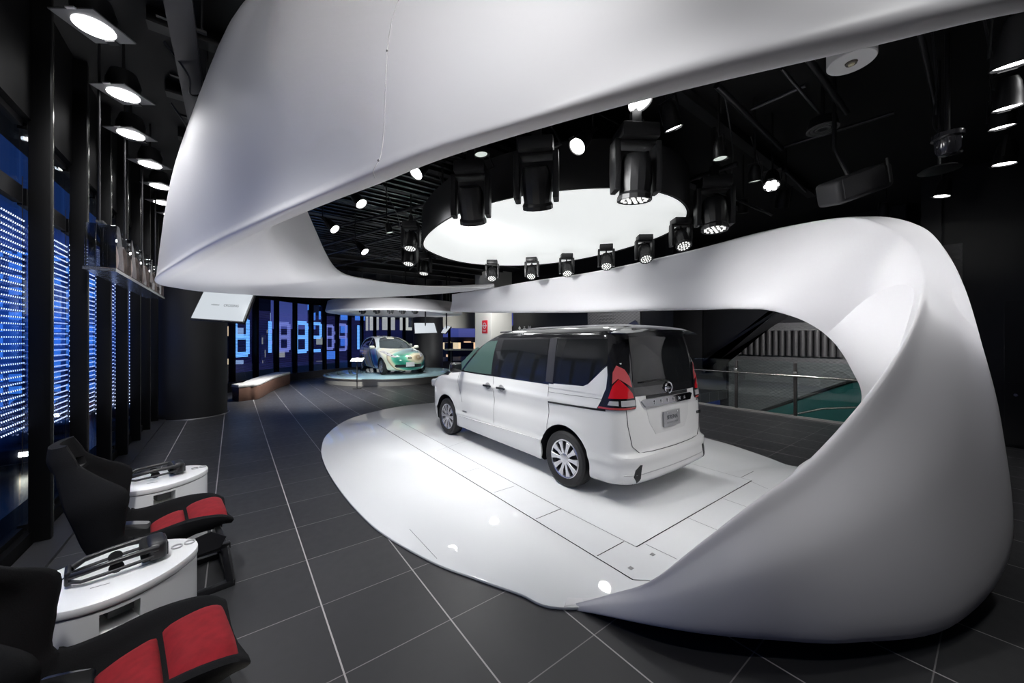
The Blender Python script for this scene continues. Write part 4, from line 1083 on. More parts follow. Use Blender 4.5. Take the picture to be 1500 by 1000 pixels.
for p_, c_ in ((0.25, (0.05, 0.35, 0.75, 1)), (0.45, (0.02, 0.03, 0.06, 1)), (0.6, (0.45, 0.60, 0.75, 1)), (0.8, (0.60, 0.50, 0.28, 1))):
    e_ = el.new(p_); e_.color = c_
pos = g.math('MULTIPLY_ADD', x, -0.8, 2.6)
sel = g.math('MINIMUM', g.math('MAXIMUM', pos, 0.0), 1.0)
hi = g.math('MINIMUM', g.math('MAXIMUM', g.math('MULTIPLY_ADD', z, 3.0, -2.2), 0.0), 1.0)
cc = g.mix(sel, rp.outputs[0], rp2.outputs[0]); cc = g.mix(g.math('MULTIPLY', hi, 0.75), cc, (0.70, 0.71, 0.62, 1))
g.l.new(cc, b.inputs['Base Color'])

TT = Vector((5.40, 15.45, 0))
tt = thing('turntable', 'low round display turntable with steel rim under the painted hatchback', 'platform', TT)
MB().lathe([(2.60, 0.0), (2.60, 0.225), (2.65, 0.23), (2.65, 0.25)], seg=96).build('rim_panel', mat('turntable_steel', (0.50, 0.49, 0.44), 0.4, metal=0.5, noise=0.25, nscale=1.5), tt, smooth=30)
tp = mat('turntable_top', (0.40, 0.60, 0.66), 0.12, coat=0.4)
MB().lathe([(2.64, 0.25), (2.61, 0.262)], seg=96).build('top_plate', tp, tt, smooth=30)
hb_ = thing('hatchback', 'hatchback painted with green, blue and cream swirls facing the hall on the turntable', 'car', (5.5, 17.35, 0.262), -math.pi / 2)
hs = Shell([(0.17, -0.55, 3.38, 0.74, 0.3, 0.5), (0.22, -0.66, 3.46, 0.84, 0.32, 0.55), (0.35, -0.72, 3.52, 0.87, 0.34, 0.6), (0.55, -0.74, 3.53, 0.885, 0.34, 0.62), (0.70, -0.74, 3.45, 0.885, 0.34, 0.62), (0.80, -0.73, 3.28, 0.88, 0.34, 0.6), (0.88, -0.72, 2.98, 0.87, 0.33, 0.55), (0.95, -0.71, 2.62, 0.855, 0.32, 0.5), (1.01, -0.70, 2.36, 0.835, 0.3, 0.45),
            (1.12, -0.67, 2.10, 0.79, 0.28, 0.42), (1.30, -0.60, 1.72, 0.71, 0.28, 0.4), (1.42, -0.50, 1.35, 0.63, 0.28, 0.36), (1.49, -0.35, 0.98, 0.52, 0.26, 0.3), (1.525, -0.15, 0.62, 0.36, 0.2, 0.24), (1.54, 0.05, 0.35, 0.18, 0.08, 0.1)], bow_r=0.10, bow_f=0.26)
lo_ = hs.body(0.17, 1.54, 54, 'body', leaf_m, hb_)
cut = []
for xc in (0.0, 2.70):
    for sg_ in (1, -1): cut.append(MB().cyl((xc, sg_ * 0.50, 0.31), (xc, sg_ * 1.3, 0.31), 0.375, seg=48).build('c', trim_black))
boolean(lo_, cut)
for xc in (0.0, 2.70):
    for sg_ in (1, -1): wheel(hb_, xc, sg_ * 0.77, 0.31, 0.215, 0.20, sg_, 5, rubber, alloy, wheel_dark)
hs.both([(2.02, 1.03), (1.62, 1.26), (1.25, 1.40), (0.98, 1.435), (0.92, 1.02)], hs.side, 0.006, 'front_side_window', tint, hb_)
hs.both([(0.84, 1.02), (0.86, 1.44), (0.4, 1.455), (-0.05, 1.38), (-0.28, 1.12), (-0.25, 1.04)], hs.side, 0.006, 'rear_side_window', tint, hb_)


def front_at(y, z):
    xr, xf, hw, rr, rf = pchip(hs.tab, z); ry = min(rf, hw * 0.8); ay = abs(y)
    if ay <= hw - ry: x = xf
    else:
        c = min(1.0, (ay - hw + ry) / ry); x = xf - rf + rf * math.sqrt(max(0.0, 1 - c * c))
    x2, y2 = hs.deform(x, ay, z, xr, xf, hw)
    return Vector((x2, math.copysign(y2, y), z))


hs.patch([(-0.72, 1.035), (-0.66, 1.16), (-0.57, 1.32), (-0.46, 1.42), (-0.25, 1.46), (0.25, 1.46), (0.46, 1.42), (0.57, 1.32), (0.66, 1.16), (0.72, 1.035), (0.4, 1.005), (0, 0.998), (-0.4, 1.005)], front_at, 0.006, 'windscreen', mat('screen_glass', (0.05, 0.06, 0.065), 0.05, spec=0.6), hb_)
for s_ in (-1, 1):
    hl = hs.patch([(s_ * 0.84, 0.90), (s_ * 0.74, 0.92), (s_ * 0.66, 0.86), (s_ * 0.52, 0.72), (s_ * 0.50, 0.68), (s_ * 0.62, 0.69), (s_ * 0.74, 0.76)][::s_], front_at, 0.014, 'head_lamp', clear_lens, hb_, step=0.04)
    for yy, zz in ((0.70, 0.83), (0.62, 0.76), (0.76, 0.87)):
        q = front_at(s_ * yy, zz); MB().box((q.x + 0.012, q.y, q.z), (0.04, 0.055, 0.04), bevel=0.012).build('lamp_reflector', trim_black, hl)
    mp = hs.side(1.95, 1.03)
    MB().box((mp.x, s_ * (mp.y + 0.15), 1.06), (0.12, 0.21, 0.14), bevel=0.05, seg=3).box((mp.x + 0.02, s_ * (mp.y + 0.03), 1.03), (0.06, 0.16, 0.04), bevel=0.01).build('door_mirror', mat('mirror_cream', (0.72, 0.72, 0.62), 0.2, coat=0.5), hb_)
hs.patch([(-0.52, 0.30), (0.52, 0.30), (0.58, 0.36), (0.54, 0.42), (-0.54, 0.42), (-0.58, 0.36)], front_at, 0.006, 'lower_grille', trim_black, hb_)
q = front_at(0, 0.42); MB().box((q.x + 0.015, 0, 0.42), (0.015, 0.34, 0.17), bevel=0.004).build('number_plate', mat('plate_white', (0.62, 0.63, 0.63), 0.4), hb_)
q = front_at(0, 0.66)
MB().lathe([(0.05, -0.006), (0.062, -0.008), (0.068, 0.0), (0.062, 0.010), (0.05, 0.008)], Matrix.Translation((q.x + 0.008, 0, 0.66)) @ Matrix.Rotation(math.pi / 2, 4, 'Y'), 32, caps=False).box((q.x + 0.01, 0, 0.66), (0.012, 0.16, 0.028)).build('emblem', mat('emblem_blue', (0.10, 0.14, 0.18), 0.2, metal=0.7), hb_)
# ================================================================ racing seats, tables, headsets
fabric = mat('seat_fabric', (0.007, 0.007, 0.008), 0.9, spec=0.2, noise=0.35, nscale=220, bump=0.15)
red_suede = mat('red_suede', (0.24, 0.006, 0.012), 0.9, noise=0.35, nscale=26, bump=0.05)
seat_shell = mat('seat_shell', (0.010, 0.010, 0.011), 0.35)
PATH = [(0.02, 0.445), (-0.06, 0.47), (-0.20, 0.455), (-0.36, 0.40), (-0.47, 0.375), (-0.555, 0.40), (-0.61, 0.50), (-0.645, 0.63), (-0.675, 0.76), (-0.70, 0.87), (-0.72, 0.955), (-0.735, 1.02), (-0.75, 1.085)]
HW = [0.205, 0.225, 0.23, 0.235, 0.24, 0.24, 0.235, 0.25, 0.262, 0.205, 0.160, 0.140, 0.115]
BOL = [0.012, 0.04, 0.08, 0.12, 0.15, 0.15, 0.125, 0.165, 0.20, 0.115, 0.055, 0.04, 0.025]
THK = [0.035, 0.05, 0.055, 0.055, 0.055, 0.055, 0.055, 0.055, 0.06, 0.06, 0.065, 0.07, 0.05]


def seat_frame_at(t):
    c = cr1([Vector((a, 0, b)) for a, b in PATH], t); d = cr1([Vector((a, 0, b)) for a, b in PATH], min(1, t + 0.01)) - cr1([Vector((a, 0, b)) for a, b in PATH], max(0, t - 0.01))
    d.normalize(); n = Vector((-d.z, 0, d.x)); n = -n if n.z < 0 and t < 0.35 else n
    n = Vector((d.z, 0, -d.x))
    if t < 0.3 and n.z < 0: n = -n
    v = lambda L: cr1([Vector((q, 0, 0)) for q in L], t).x
    return c, d, n, v(HW), v(BOL), v(THK)


def make_seat(label):
    t = thing('racing_seat', label, 'racing seat', (0, 0, 0), 0, 'racing seats facing the room')
    rows = []
    NS = 56
    for i in range(NS + 1):
        c, d, n, w, b, k = seat_frame_at(i / NS)
        prof = [(-w * 0.70, 0.0), (-w * 0.35, -0.012), (0, -0.016), (w * 0.35, -0.012), (w * 0.70, 0.0), (w * 0.90, b * 0.55), (w * 0.99, b * 0.93), (w + 0.018, b), (w + 0.042, b * 0.90), (w + 0.045, b * 0.4), (w + 0.02, -k * 0.6), (w * 0.72, -k), (0, -k - 0.01), (-w * 0.72, -k), (-w - 0.02, -k * 0.6), (-w - 0.045, b * 0.4), (-w - 0.042, b * 0.90), (-w - 0.018, b), (-w * 0.99, b * 0.93), (-w * 0.90, b * 0.55)]
        rows.append([c + n * q + Vector((0, y, 0)) for y, q in prof])
    mb = MB(); mb.grid(rows, cyc_v=True)
    mb.bm.verts.ensure_lookup_table(); K = len(rows[0])
    mb.bm.faces.new([mb.bm.verts[i] for i in range(K)]); mb.bm.faces.new([mb.bm.verts[NS * K + i] for i in range(K)])
    s = mb.build('bucket_shell', fabric, t, smooth=50)
    cu = []
    for sg_ in (1, -1):
        c, d, n, w, b, k = seat_frame_at(0.80)
        p = c + Vector((0, sg_ * 0.105, 0)); cc = MB()
        R = Matrix.Translation(p) @ Matrix(((0, d.x, n.x, 0), (1, d.y, n.y, 0), (0, d.z, n.z, 0), (0, 0, 0, 1)))
        poly = [(-0.052, -0.03), (0.03, -0.045), (0.052, -0.02), (0.045, 0.03), (-0.02, 0.048), (-0.055, 0.02)]
        if sg_ < 0: poly = [(-a, b_) for a, b_ in poly][::-1]
        cu.append(cc.prism(poly, -0.3, 0.3, R).build('c', seat_shell))
    for sg_ in (1, -1):      # lap belt slots
        c, d, n, w, b, k = seat_frame_at(0.34)
        cu.append(MB().box((c.x + 0.02, sg_ * 0.26, c.z + 0.05), (0.15, 0.2, 0.045), Matrix.Rotation(0.25, 3, 'Y'), bevel=0.015).build('c', seat_shell))
    boolean(s, cu, selfx=True, ang=65)
    # thigh cushions
    for t0, t1, nm in ((0.028, 0.165, 'front_cushion'), (0.175, 0.265, 'rear_cushion')):
        rr = []
        for i in range(11):
            u = i / 10; c, d, n, w, b, k = seat_frame_at(t0 + (t1 - t0) * u)
            e = math.sin(math.pi * min(1, max(0, u))) ** 0.35
            hgt = 0.010 + 0.034 * e; ww = (0.196 if nm[0] == 'f' else 0.17) * (0.94 + 0.06 * e)
            row = []
            for j in range(13):
                y = (j / 6 - 1); row.append(c + n * (hgt * (1 - abs(y) ** 6 * 0.75) + b * 0.10 * abs(y) ** 3) + Vector((0, y * ww, 0)))
            for j in range(12, -1, -1):
                y = (j / 6 - 1); row.append(c + n * (-0.012) + Vector((0, y * ww * 0.98, 0)))
            rr.append(row)
        q = MB(); q.grid(rr, cyc_v=True); q.bm.verts.ensure_lookup_table(); K2 = len(rr[0])
        q.bm.faces.new([q.bm.verts[i] for i in range(K2)]); q.bm.faces.new([q.bm.verts[10 * K2 + i] for i in range(K2)])
        q.build(nm, red_suede, t, smooth=50)
    bc, bd, bn, bw, bb_, bk = seat_frame_at(0.33)
    # side mounts and box-section stand
    for sg_ in (1, -1):
        MB().prism([(-0.50, 0.27), (-0.05, 0.30), (-0.02, 0.36), (-0.10, 0.42), (-0.30, 0.38), (-0.50, 0.36)], -0.006, 0.006, Matrix(((1, 0, 0, 0), (0, 0, 1, sg_ * 0.262), (0, 1, 0, 0), (0, 0, 0, 1)))).build('side_mount', black_metal, t, smooth=0)
        MB().box((-0.27, sg_ * 0.20, 0.272), (0.56, 0.04, 0.04), bevel=0.004).build('slide_rail', black_metal, t)
        lg = MB()
        lg.box((-0.30, sg_ * 0.235, 0.02), (0.66, 0.04, 0.04), bevel=0.004)
        for xa, xb in ((-0.02, 0.01), (-0.50, -0.58)):
            p0, p1 = Vector((xa, sg_ * 0.22, 0.26)), Vector((xb, sg_ * 0.235, 0.03)); dd = p1 - p0
            lg.box((p0 + p1) / 2, (0.04, 0.04, dd.length + 0.03), dd.to_track_quat('Z', 'Y').to_matrix(), bevel=0.004)
        lg.build('stand_side', black_metal, t)
    for x, z in ((-0.02, 0.245), (-0.50, 0.245), (0.01, 0.02), (-0.60, 0.02)):
        MB().box((x, 0, z), (0.04, 0.47, 0.04), bevel=0.004).build('crossbar', black_metal, t)
    return t


seat = make_seat('black bucket racing seat with red cushions, nearest, cut off at the lower left corner')
s2 = copy_tree(seat)
seat.location = (-0.01, 1.98, 0); s2.location = (-0.05, 3.42, 0); seat.rotation_euler = (0, 0, 0.17); s2.rotation_euler = (0, 0, 0.13)
s2['label'] = 'black bucket racing seat with red cushions between the two white tables'

table_white = mat('table_white', (0.86, 0.86, 0.87), 0.3, coat=0.2)
TOP = [(-0.66, 2.70), (-0.73, 2.60), (-0.74, 2.47), (-0.67, 2.33), (-0.52, 2.265), (-0.38, 2.28), (-0.25, 2.37), (-0.165, 2.50), (-0.15, 2.60), (-0.19, 2.685), (-0.32, 2.765), (-0.5, 2.78)]
tops = [(p.x, p.y) for p in spline([(a, b - 2.52, 0) for a, b in TOP], 64, True)]


def make_table(label):
    t = thing('side_table', label, 'table', (0, 0, 0), 0, 'white curved side tables')
    cx, cy = -0.445, 0.0
    def sc(k): return [(cx + (x - cx) * k, cy + (y - cy) * k) for x, y in tops]
    bd = MB().prism(sc(0.985), 0.0, 0.555).build('cabinet', table_white, t, smooth=30)
    bx, by = -0.385, -0.235
    boolean(bd, [MB().box((bx, by, 0.500), (0.125, 0.30, 0.085), Matrix.Rotation(0.42, 3, 'Z')).build('c', table_white)])
    MB().box((bx - 0.03, by + 0.125, 0.495), (0.09, 0.10, 0.05), Matrix.Rotation(0.42, 3, 'Z'), bevel=0.005).build('control_box', mat('box_grey', (0.16, 0.16, 0.17), 0.4), t)
    MB().prism(sc(0.965), 0.555, 0.563).build('shadow_gap', mat('table_gap', (0.35, 0.35, 0.36), 0.5), t, smooth=0)
    MB().prism(sc(1.0), 0.563, 0.600, bevel=0.006).build('top', table_white, t, smooth=30)
    b = MB()
    for dx in (-0.02, 0.03): b.lathe([(0.024, 0.0), (0.024, 0.006), (0.018, 0.006), (0.018, 0.0)], Matrix.Translation((-0.215 + dx, 0.10 + dx * 0.3, 0.60)), 20, caps=False)
    b.build('grommet', mat('grommet_grey', (0.45, 0.45, 0.46), 0.3), t)
    b = MB()
    for p in ((-0.33, -0.02), (-0.47, -0.11)): b.box((p[0], p[1], 0.6008), (0.06, 0.003, 0.0012))
    b.build('top_joint', mat('table_gap', (0.35, 0.35, 0.36), 0.5), t, smooth=0)
    return t


tb = make_table('white curved side table with a black headset, nearest, beside the front racing seat')
tb2 = copy_tree(tb); tb.location = (0, 2.52, 0); tb2.location = (-0.02, 4.0, 0)
tb2['label'] = 'white curved side table with a black headset, behind the second racing seat'


def make_headset(label):
    t = thing('vr_headset', label, 'headset', (0, 0, 0), 0, 'headsets on the white tables')
    hp = mat('headset_black', (0.016, 0.016, 0.018), 0.32); hs_ = mat('headset_satin', (0.03, 0.03, 0.034), 0.45)
    # visor
    v = MB(); v.box((0.085, 0, 0.062), (0.085, 0.185, 0.098), bevel=0.024, seg=4)
    v.build('visor', hp, t)
    MB().box((0.128, 0, 0.062), (0.006, 0.15, 0.07), bevel=0.0025).build('front_plate', hs_, t)
    MB().box((0.036, 0, 0.062), (0.035, 0.17, 0.085), bevel=0.014, seg=3).build('face_pad', mat('foam', (0.008, 0.008, 0.008), 0.95), t)
    for s in (-1, 1):
        MB().tube([(0.09, s * 0.088, 0.085), (0.02, s * 0.092, 0.09), (-0.10, s * 0.092, 0.085), (-0.19, s * 0.085, 0.075), (-0.235, s * 0.05, 0.06)], [0.016, 0.015, 0.013, 0.015, 0.016], 10).build('side_arm', hp, t)
        MB().tube([(0.07, s * 0.088, 0.045), (-0.02, s * 0.092, 0.04), (-0.12, s * 0.09, 0.035), (-0.20, s * 0.082, 0.03), (-0.24, s * 0.05, 0.035)], 0.009, 10).build('strap', hs_, t)
        MB().lathe([(0.026, -0.010), (0.030, 0.0), (0.026, 0.010), (0.0005, 0.012)], Matrix.Translation((-0.075, s * 0.075, 0.045)) @ Matrix.Rotation(math.pi / 2, 4, 'X'), 20).build('ear_pad', mat('foam', (0.008, 0.008, 0.008), 0.95), t)
    MB().box((-0.245, 0, 0.05), (0.022, 0.12, 0.07), bevel=0.01, seg=3).build('back_pad', hp, t)
    MB().tube([(-0.24, 0.03, 0.04), (-0.27, 0.06, 0.012), (-0.285, 0.05, 0.006)], 0.004, 8).build('cable', hp, t)
    return t


h1 = make_headset('black headset lying on the nearest white table')
h2 = copy_tree(h1)
h1.location = (-0.38, 2.545, 0.600); h1.rotation_euler = (0, 0, 0.20)
h2.location = (-0.43, 4.03, 0.600); h2.rotation_euler = (0, 0, 0.20)
for h_ in (h1, h2): h_.scale = (0.86, 0.86, 0.86)
h2['label'] = 'black headset lying on the white table behind the second racing seat'

# ================================================================ bench, information stand, screens, sign
ins = [F(350, 588), F(366, 586), F(380, 583.6), F(395, 575), F(408, 568.5), F(425, 562)]
fr_ = spline(ins, 40)
perp = []
for i, p in enumerate(fr_):
    d_ = (fr_[min(i + 1, 39)] - fr_[max(i - 1, 0)]).normalized(); w_ = 0.50 if i > 3 else 0.44 + 0.015 * i
    perp.append(p + Vector((-d_.y, d_.x, 0)) * w_)
benchp = [(p.x, p.y) for p in fr_] + [(p.x, p.y) for p in reversed(perp)]
bt = thing('bench', 'long curved bench with white cushion top and brown wood base by the far windows', 'bench', (fr_[20].x, fr_[20].y, 0))
ox, oy = fr_[20].x, fr_[20].y
loc = [(a - ox, b - oy) for a, b in benchp]
cx, cy = sum(a for a, b in loc) / len(loc), sum(b for a, b in loc) / len(loc)
wood = mat('bench_wood', (0.16, 0.085, 0.06), 0.5, noise=0.25, nscale=8)
MB().prism(loc, 0.0, 0.36, bevel=0.004).build('wood_base', wood, bt, smooth=30)
MB().prism([(a * 1.015, b * 1.015) for a, b in loc], 0.36, 0.445, bevel=0.03, seg=3).build('seat_cushion', mat('bench_white', (0.74, 0.73, 0.70), 0.6), bt, smooth=40)

ip = F(523, 569)
sd = thing('information_stand', 'slim information stand with tilted white panel in front of the painted hatchback', 'stand', ip)
al = -math.atan2(YS, YC)
MB().lathe([(0.14, 0), (0.14, 0.012), (0.02, 0.02)], seg=28).build('base', black_metal, sd)
MB().cyl((0, 0, 0.01), (0, 0, 0.92), 0.018, seg=12).build('pole', mat('stand_grey', (0.14, 0.14, 0.14), 0.3, metal=0.8), sd)
pn = MB().box((0, -0.02, 0.97), (0.42, 0.22, 0.02), Matrix.Rotation(al, 3, 'Z') @ Matrix.Rotation(0.55, 3, 'X'), bevel=0.004).build('panel', mat('panel_white', (0.75, 0.75, 0.72), 0.5), sd)
MB().box((0, -0.025, 0.985), (0.30, 0.12, 0.003), Matrix.Rotation(al, 3, 'Z') @ Matrix.Rotation(0.55, 3, 'X')).build('printed_text', mat('print_grey', (0.4, 0.4, 0.4), 0.6), sd)


def hung_screen(label, q, txt, sz, thick=0.06):
    """q: bottom-left, bottom-right, top-right, top-left corners in the place"""
    c = sum(q, Vector()) / 4; t = thing('hanging_screen', label, 'screen', c)
    u = (q[1] - q[0]).normalized(); w = (q[3] - q[0]); n = u.cross(w).normalized()
    if n.dot(Vector((0, 0, CAMH)) - c) < 0: n = -n
    def slab(k, f0, f1, name, m):
        b = MB(); A = [b.bm.verts.new((p - c) * k + n * f0) for p in q]; B = [b.bm.verts.new((p - c) * k + n * f1) for p in q]
        b.bm.faces.new(A); b.bm.faces.new(B[::-1])
        for i in range(4): b.bm.faces.new((A[i], A[(i + 1) % 4], B[(i + 1) % 4], B[i]))
        return b.build(name, m, t, smooth=0)
    slab(1.06, -0.012, -thick, 'housing', black_metal); slab(1.0, 0.0, -0.02, 'display', screen_white)
    if txt:
        v = n.cross(u).normalized()
        if v.z < 0: v = -v
        M = Matrix(((u.x, v.x, n.x, 0), (u.y, v.y, n.y, 0), (u.z, v.z, n.z, 0), (0, 0, 0, 1)))
        M.translation = n * 0.002
        sh = w.dot(u) / w.dot(v)
        S = Matrix(((1, sh, 0, 0), (0, 1, 0, 0), (0, 0, 1, 0), (0, 0, 0, 1)))
        text('NISSAN', sz * 0.62, 'display_text', ink, M @ S @ Matrix.Translation((-sz * 1.9, 0, 0)), t, depth=0.001)
        text('CROSSING', sz, 'display_text', ink, M @ S @ Matrix.Translation((sz * 2.2, 0, 0)), t, depth=0.001, xs=0.8)
    return t, n, c


q_ = [W(280, 465, 7.0), W(355, 470, 6.87), W(370, 432, 7.37), W(300, 424, 7.51)]
s_, n_, c_ = hung_screen('white hanging screen fixed in front of the round black column', q_, 1, 0.085)
p_ = (q_[2] + q_[3]) / 2 - c_ - n_ * 0.05
MB().cyl(p_, p_ + Vector((0, 0, CEIL - p_.z - c_.z)), 0.03).build('hanger_pole', black_metal, s_)
s_, n_, c_ = hung_screen('small white hanging screen on the far column behind the painted hatchback', [W(608, 488, 15.2), W(640, 487, 15.2), W(636, 473, 15.3), W(607, 473, 15.3)], 0, 0.05)
MB().cyl(-n_ * 0.05, -n_ * 0.05 + Vector((0, 0, CEIL - c_.z)), 0.03).build('hanger_pole', black_metal, s_)
s_, n_, c_ = hung_screen('narrow tilted hanging screen right of the far column, seen side on', [W(646, 487, 15.6), W(652, 488, 15.3), W(660, 478, 15.4), W(653, 476, 15.7)], 0, 0.05)
MB().cyl(-n_ * 0.05, -n_ * 0.05 + Vector((0, 0, CEIL - c_.z)), 0.03).build('hanger_pole', black_metal, s_)

# red square sign on the white pillar face
fx = 8.69
sgn = thing('red_sign', 'red square sign with a white swirl mark high on the white pillar', 'sign', (fx, 13.38, 0))
a, b = W(726, 487, 15.85), W(736, 470, 15.85)
zc = (a.z + b.z) / 2
sgn.location = (fx - 0.01, 13.42, zc)
MB().box((0, 0, 0), (0.02, 0.42, 0.56), bevel=0.004).build('plate', mat('sign_red_plate', (0.62, 0.012, 0.03), 0.4), sgn)
rg = MB().lathe([(0.095, 0), (0.135, 0), (0.135, 0.006), (0.095, 0.006)], Matrix.Translation((-0.011, 0, 0.05)) @ Matrix.Rotation(-math.pi / 2, 4, 'Y'), 32, caps=False)
rg.box((-0.014, 0, 0.05), (0.006, 0.34, 0.05)); rg.box((-0.014, 0.02, -0.15), (0.006, 0.26, 0.022)); rg.box((-0.014, 0, -0.19), (0.006, 0.20, 0.022))
rg.build('mark', mat('sign_white', (0.6, 0.6, 0.6), 0.5), sgn)
# counter table by the far windows
p = W(685, 512, 14.0)
ct = thing('counter_table', 'narrow white counter table by the far right windows behind the van nose', 'table', (p.x, p.y, 0))
MB().box((0, 0, p.z), (1.7, 0.45, 0.05), Matrix.Rotation(-0.6, 3, 'Z'), bevel=0.01).build('top', mat('counter_white', (0.75, 0.76, 0.68), 0.4), ct)
for s in (-0.6, 0.6): MB().box((s * math.cos(-0.6), s * math.sin(-0.6), p.z / 2), (0.06, 0.06, p.z), bevel=0.005).build('leg', black_metal, ct)

# ================================================================ glass display case along the left windows
dc = thing('display_case', 'hanging row of clear boxes with small exhibits along the left window posts', 'display case', (-1.0, 6.8, 2.6))
cg = mat('case_glass', (0.9, 0.95, 0.95), 0.0); nt = cg.node_tree
gl = nt.nodes.new('ShaderNodeBsdfGlossy'); gl.inputs['Roughness'].default_value = 0.03
tr = nt.nodes.new('ShaderNodeBsdfTransparent'); ms = nt.nodes.new('ShaderNodeMixShader'); ms.inputs[0].default_value = 0.30
nt.links.new(tr.outputs[0], ms.inputs[1]); nt.links.new(gl.outputs[0], ms.inputs[2]); nt.links.new(ms.outputs[0], nt.nodes['Material Output'].inputs[0])
mirror = mat('case_mirror', (0.42, 0.44, 0.45), 0.08, metal=1.0)
MB().box((-0.02, 0, -0.235), (0.22, 3.2, 0.03)).build('shelf', steel, dc, smooth=0)
MB().box((-0.02, 0, 0.22), (0.05, 3.2, 0.02)).build('top_rail', steel, dc, smooth=0)
for k in range(5):
    y = -1.33 + k * 0.66
    bx = MB().box((-0.02, y, 0.0), (0.22, 0.42, 0.42), bevel=0.004).build('glass_box', cg, dc)
    MB().box((-0.12, y, 0), (0.01, 0.42, 0.42)).build('back_plate', mirror, bx, smooth=0)
    MB().box((-0.02, y - 0.205, 0), (0.20, 0.006, 0.42)).build('end_plate', mirror, bx, smooth=0)
    ex = MB()
    for j in range(4):
        ex.lathe([(0.02, -0.20), (0.035, -0.15 + 0.02 * j), (0.03, -0.05 + 0.03 * (j % 2)), (0.012, 0.02 + 0.02 * j)], Matrix.Translation((-0.03 + 0.04 * (j % 2), y - 0.12 + 0.08 * j, 0)), 12)
    ex.build('exhibit', mat('exhibit_tan', (0.55, 0.42, 0.36), 0.3, metal=0.3, noise=0.5, nscale=9), bx)
for y in (-1.6, -0.55, 0.5, 1.6): MB().cyl((-0.02, y, 0.22), (-0.02, y, 2.0), 0.010, seg=8).build('hanging_rod', black_metal, dc)

# ================================================================ far ring over the turntable
fr = thing('ring_soffit', 'smaller white ring soffit hanging over the painted hatchback', 'soffit', (TT.x + 0.25, TT.y + 0.2, 0))
mb = MB(); rws = []
for k in range(97):
    a = 2 * math.pi * k / 96; ca, sa = math.cos(a), math.sin(a)
    ro, ri = 2.75, 1.9
    rws.append([Vector((ro * ca, ro * sa, 2.74)), Vector((ro * ca * 1.01, ro * sa * 1.01, 2.78)), Vector((ro * ca * 0.98, ro * sa * 0.98, 3.16)), Vector((ri * ca, ri * sa, 3.18)), Vector((ri * ca * 0.99, ri * sa * 0.99, 2.82)), Vector((ri * ca * 1.01, ri * sa * 1.01, 2.76))])
mb.grid(rws[:96], cyc_u=True, cyc_v=True).build('ring', ribbon_white, fr, smooth=50)
for k in range(6):
    a = 2 * math.pi * k / 6 + 0.3; MB().cyl((2.3 * math.cos(a), 2.3 * math.sin(a), 3.15), (2.3 * math.cos(a), 2.3 * math.sin(a), CEIL), 0.02, seg=8).build('hanger_rod', black_metal, fr)
# ================================================================ ceiling: luminous disc, lamps and gear
import itertools
disc_px = [(620, 360), (627, 342), (660, 318), (700, 302), (760, 287), (815, 279), (870, 275), (920, 275), (960, 280), (990, 290), (1005, 305), (1003, 322), (980, 340), (940, 356), (880, 373), (820, 384), (760, 389), (700, 387), (660, 380), (632, 369)]
dp = [F(a, b, DISC_Z) for a, b in disc_px]
DC = sum(dp, Vector()) / len(dp)
DR = sum((p - DC).length for p in dp) / len(dp)
dsm = [p - DC for p in spline(dp, 120, True)]
for _ in range(6): dsm = [(dsm[i - 1] + dsm[i] * 2 + dsm[(i + 1) % 120]) / 4 for i in range(120)]
def ringpoly(k): return [(p.x + p.x / p.length * k, p.y + p.y / p.length * k) for p in dsm]
ld = thing('ceiling_disc_light', 'large round luminous white ceiling disc above the minivan', 'ceiling light', (DC.x, DC.y, DISC_Z))
MB().prism(ringpoly(0), 0.0, 0.02).build('diffuser', mat('disc_diffuser', (0.7, 0.7, 0.7), 0.5, emit=(0.97, 1.0, 0.985), strength=0.66), ld, smooth=0)
rr = [[Vector((x, y, z)) for x, y in ringpoly(k)] for k, z in ((0.004, -0.012), (0.035, -0.012), (0.04, 0.55), (0.0, 0.55), (0.0, 0.022))]
MB().grid(rr, cyc_v=True).build('housing', mat('disc_housing', (0.008, 0.008, 0.009), 0.6), ld, smooth=30)
MB().prism(ringpoly(0.0), 0.5, 0.54).build('back_cover', black_metal, ld, smooth=0)
for k in range(5):
    a = 2 * math.pi * k / 5; MB().cyl((DR * 0.8 * math.cos(a), DR * 0.8 * math.sin(a), 0.55), (DR * 0.8 * math.cos(a), DR * 0.8 * math.sin(a), CEIL - DISC_Z), 0.02, seg=8).build('hanger_rod', black_metal, ld)

gear_black = mat('gear_black', (0.009, 0.009, 0.010), 0.42)
led_dots = mat('led_dots', (0.6, 0.6, 0.6), 0.3, emit=(1, 1, 0.97), strength=1.1)


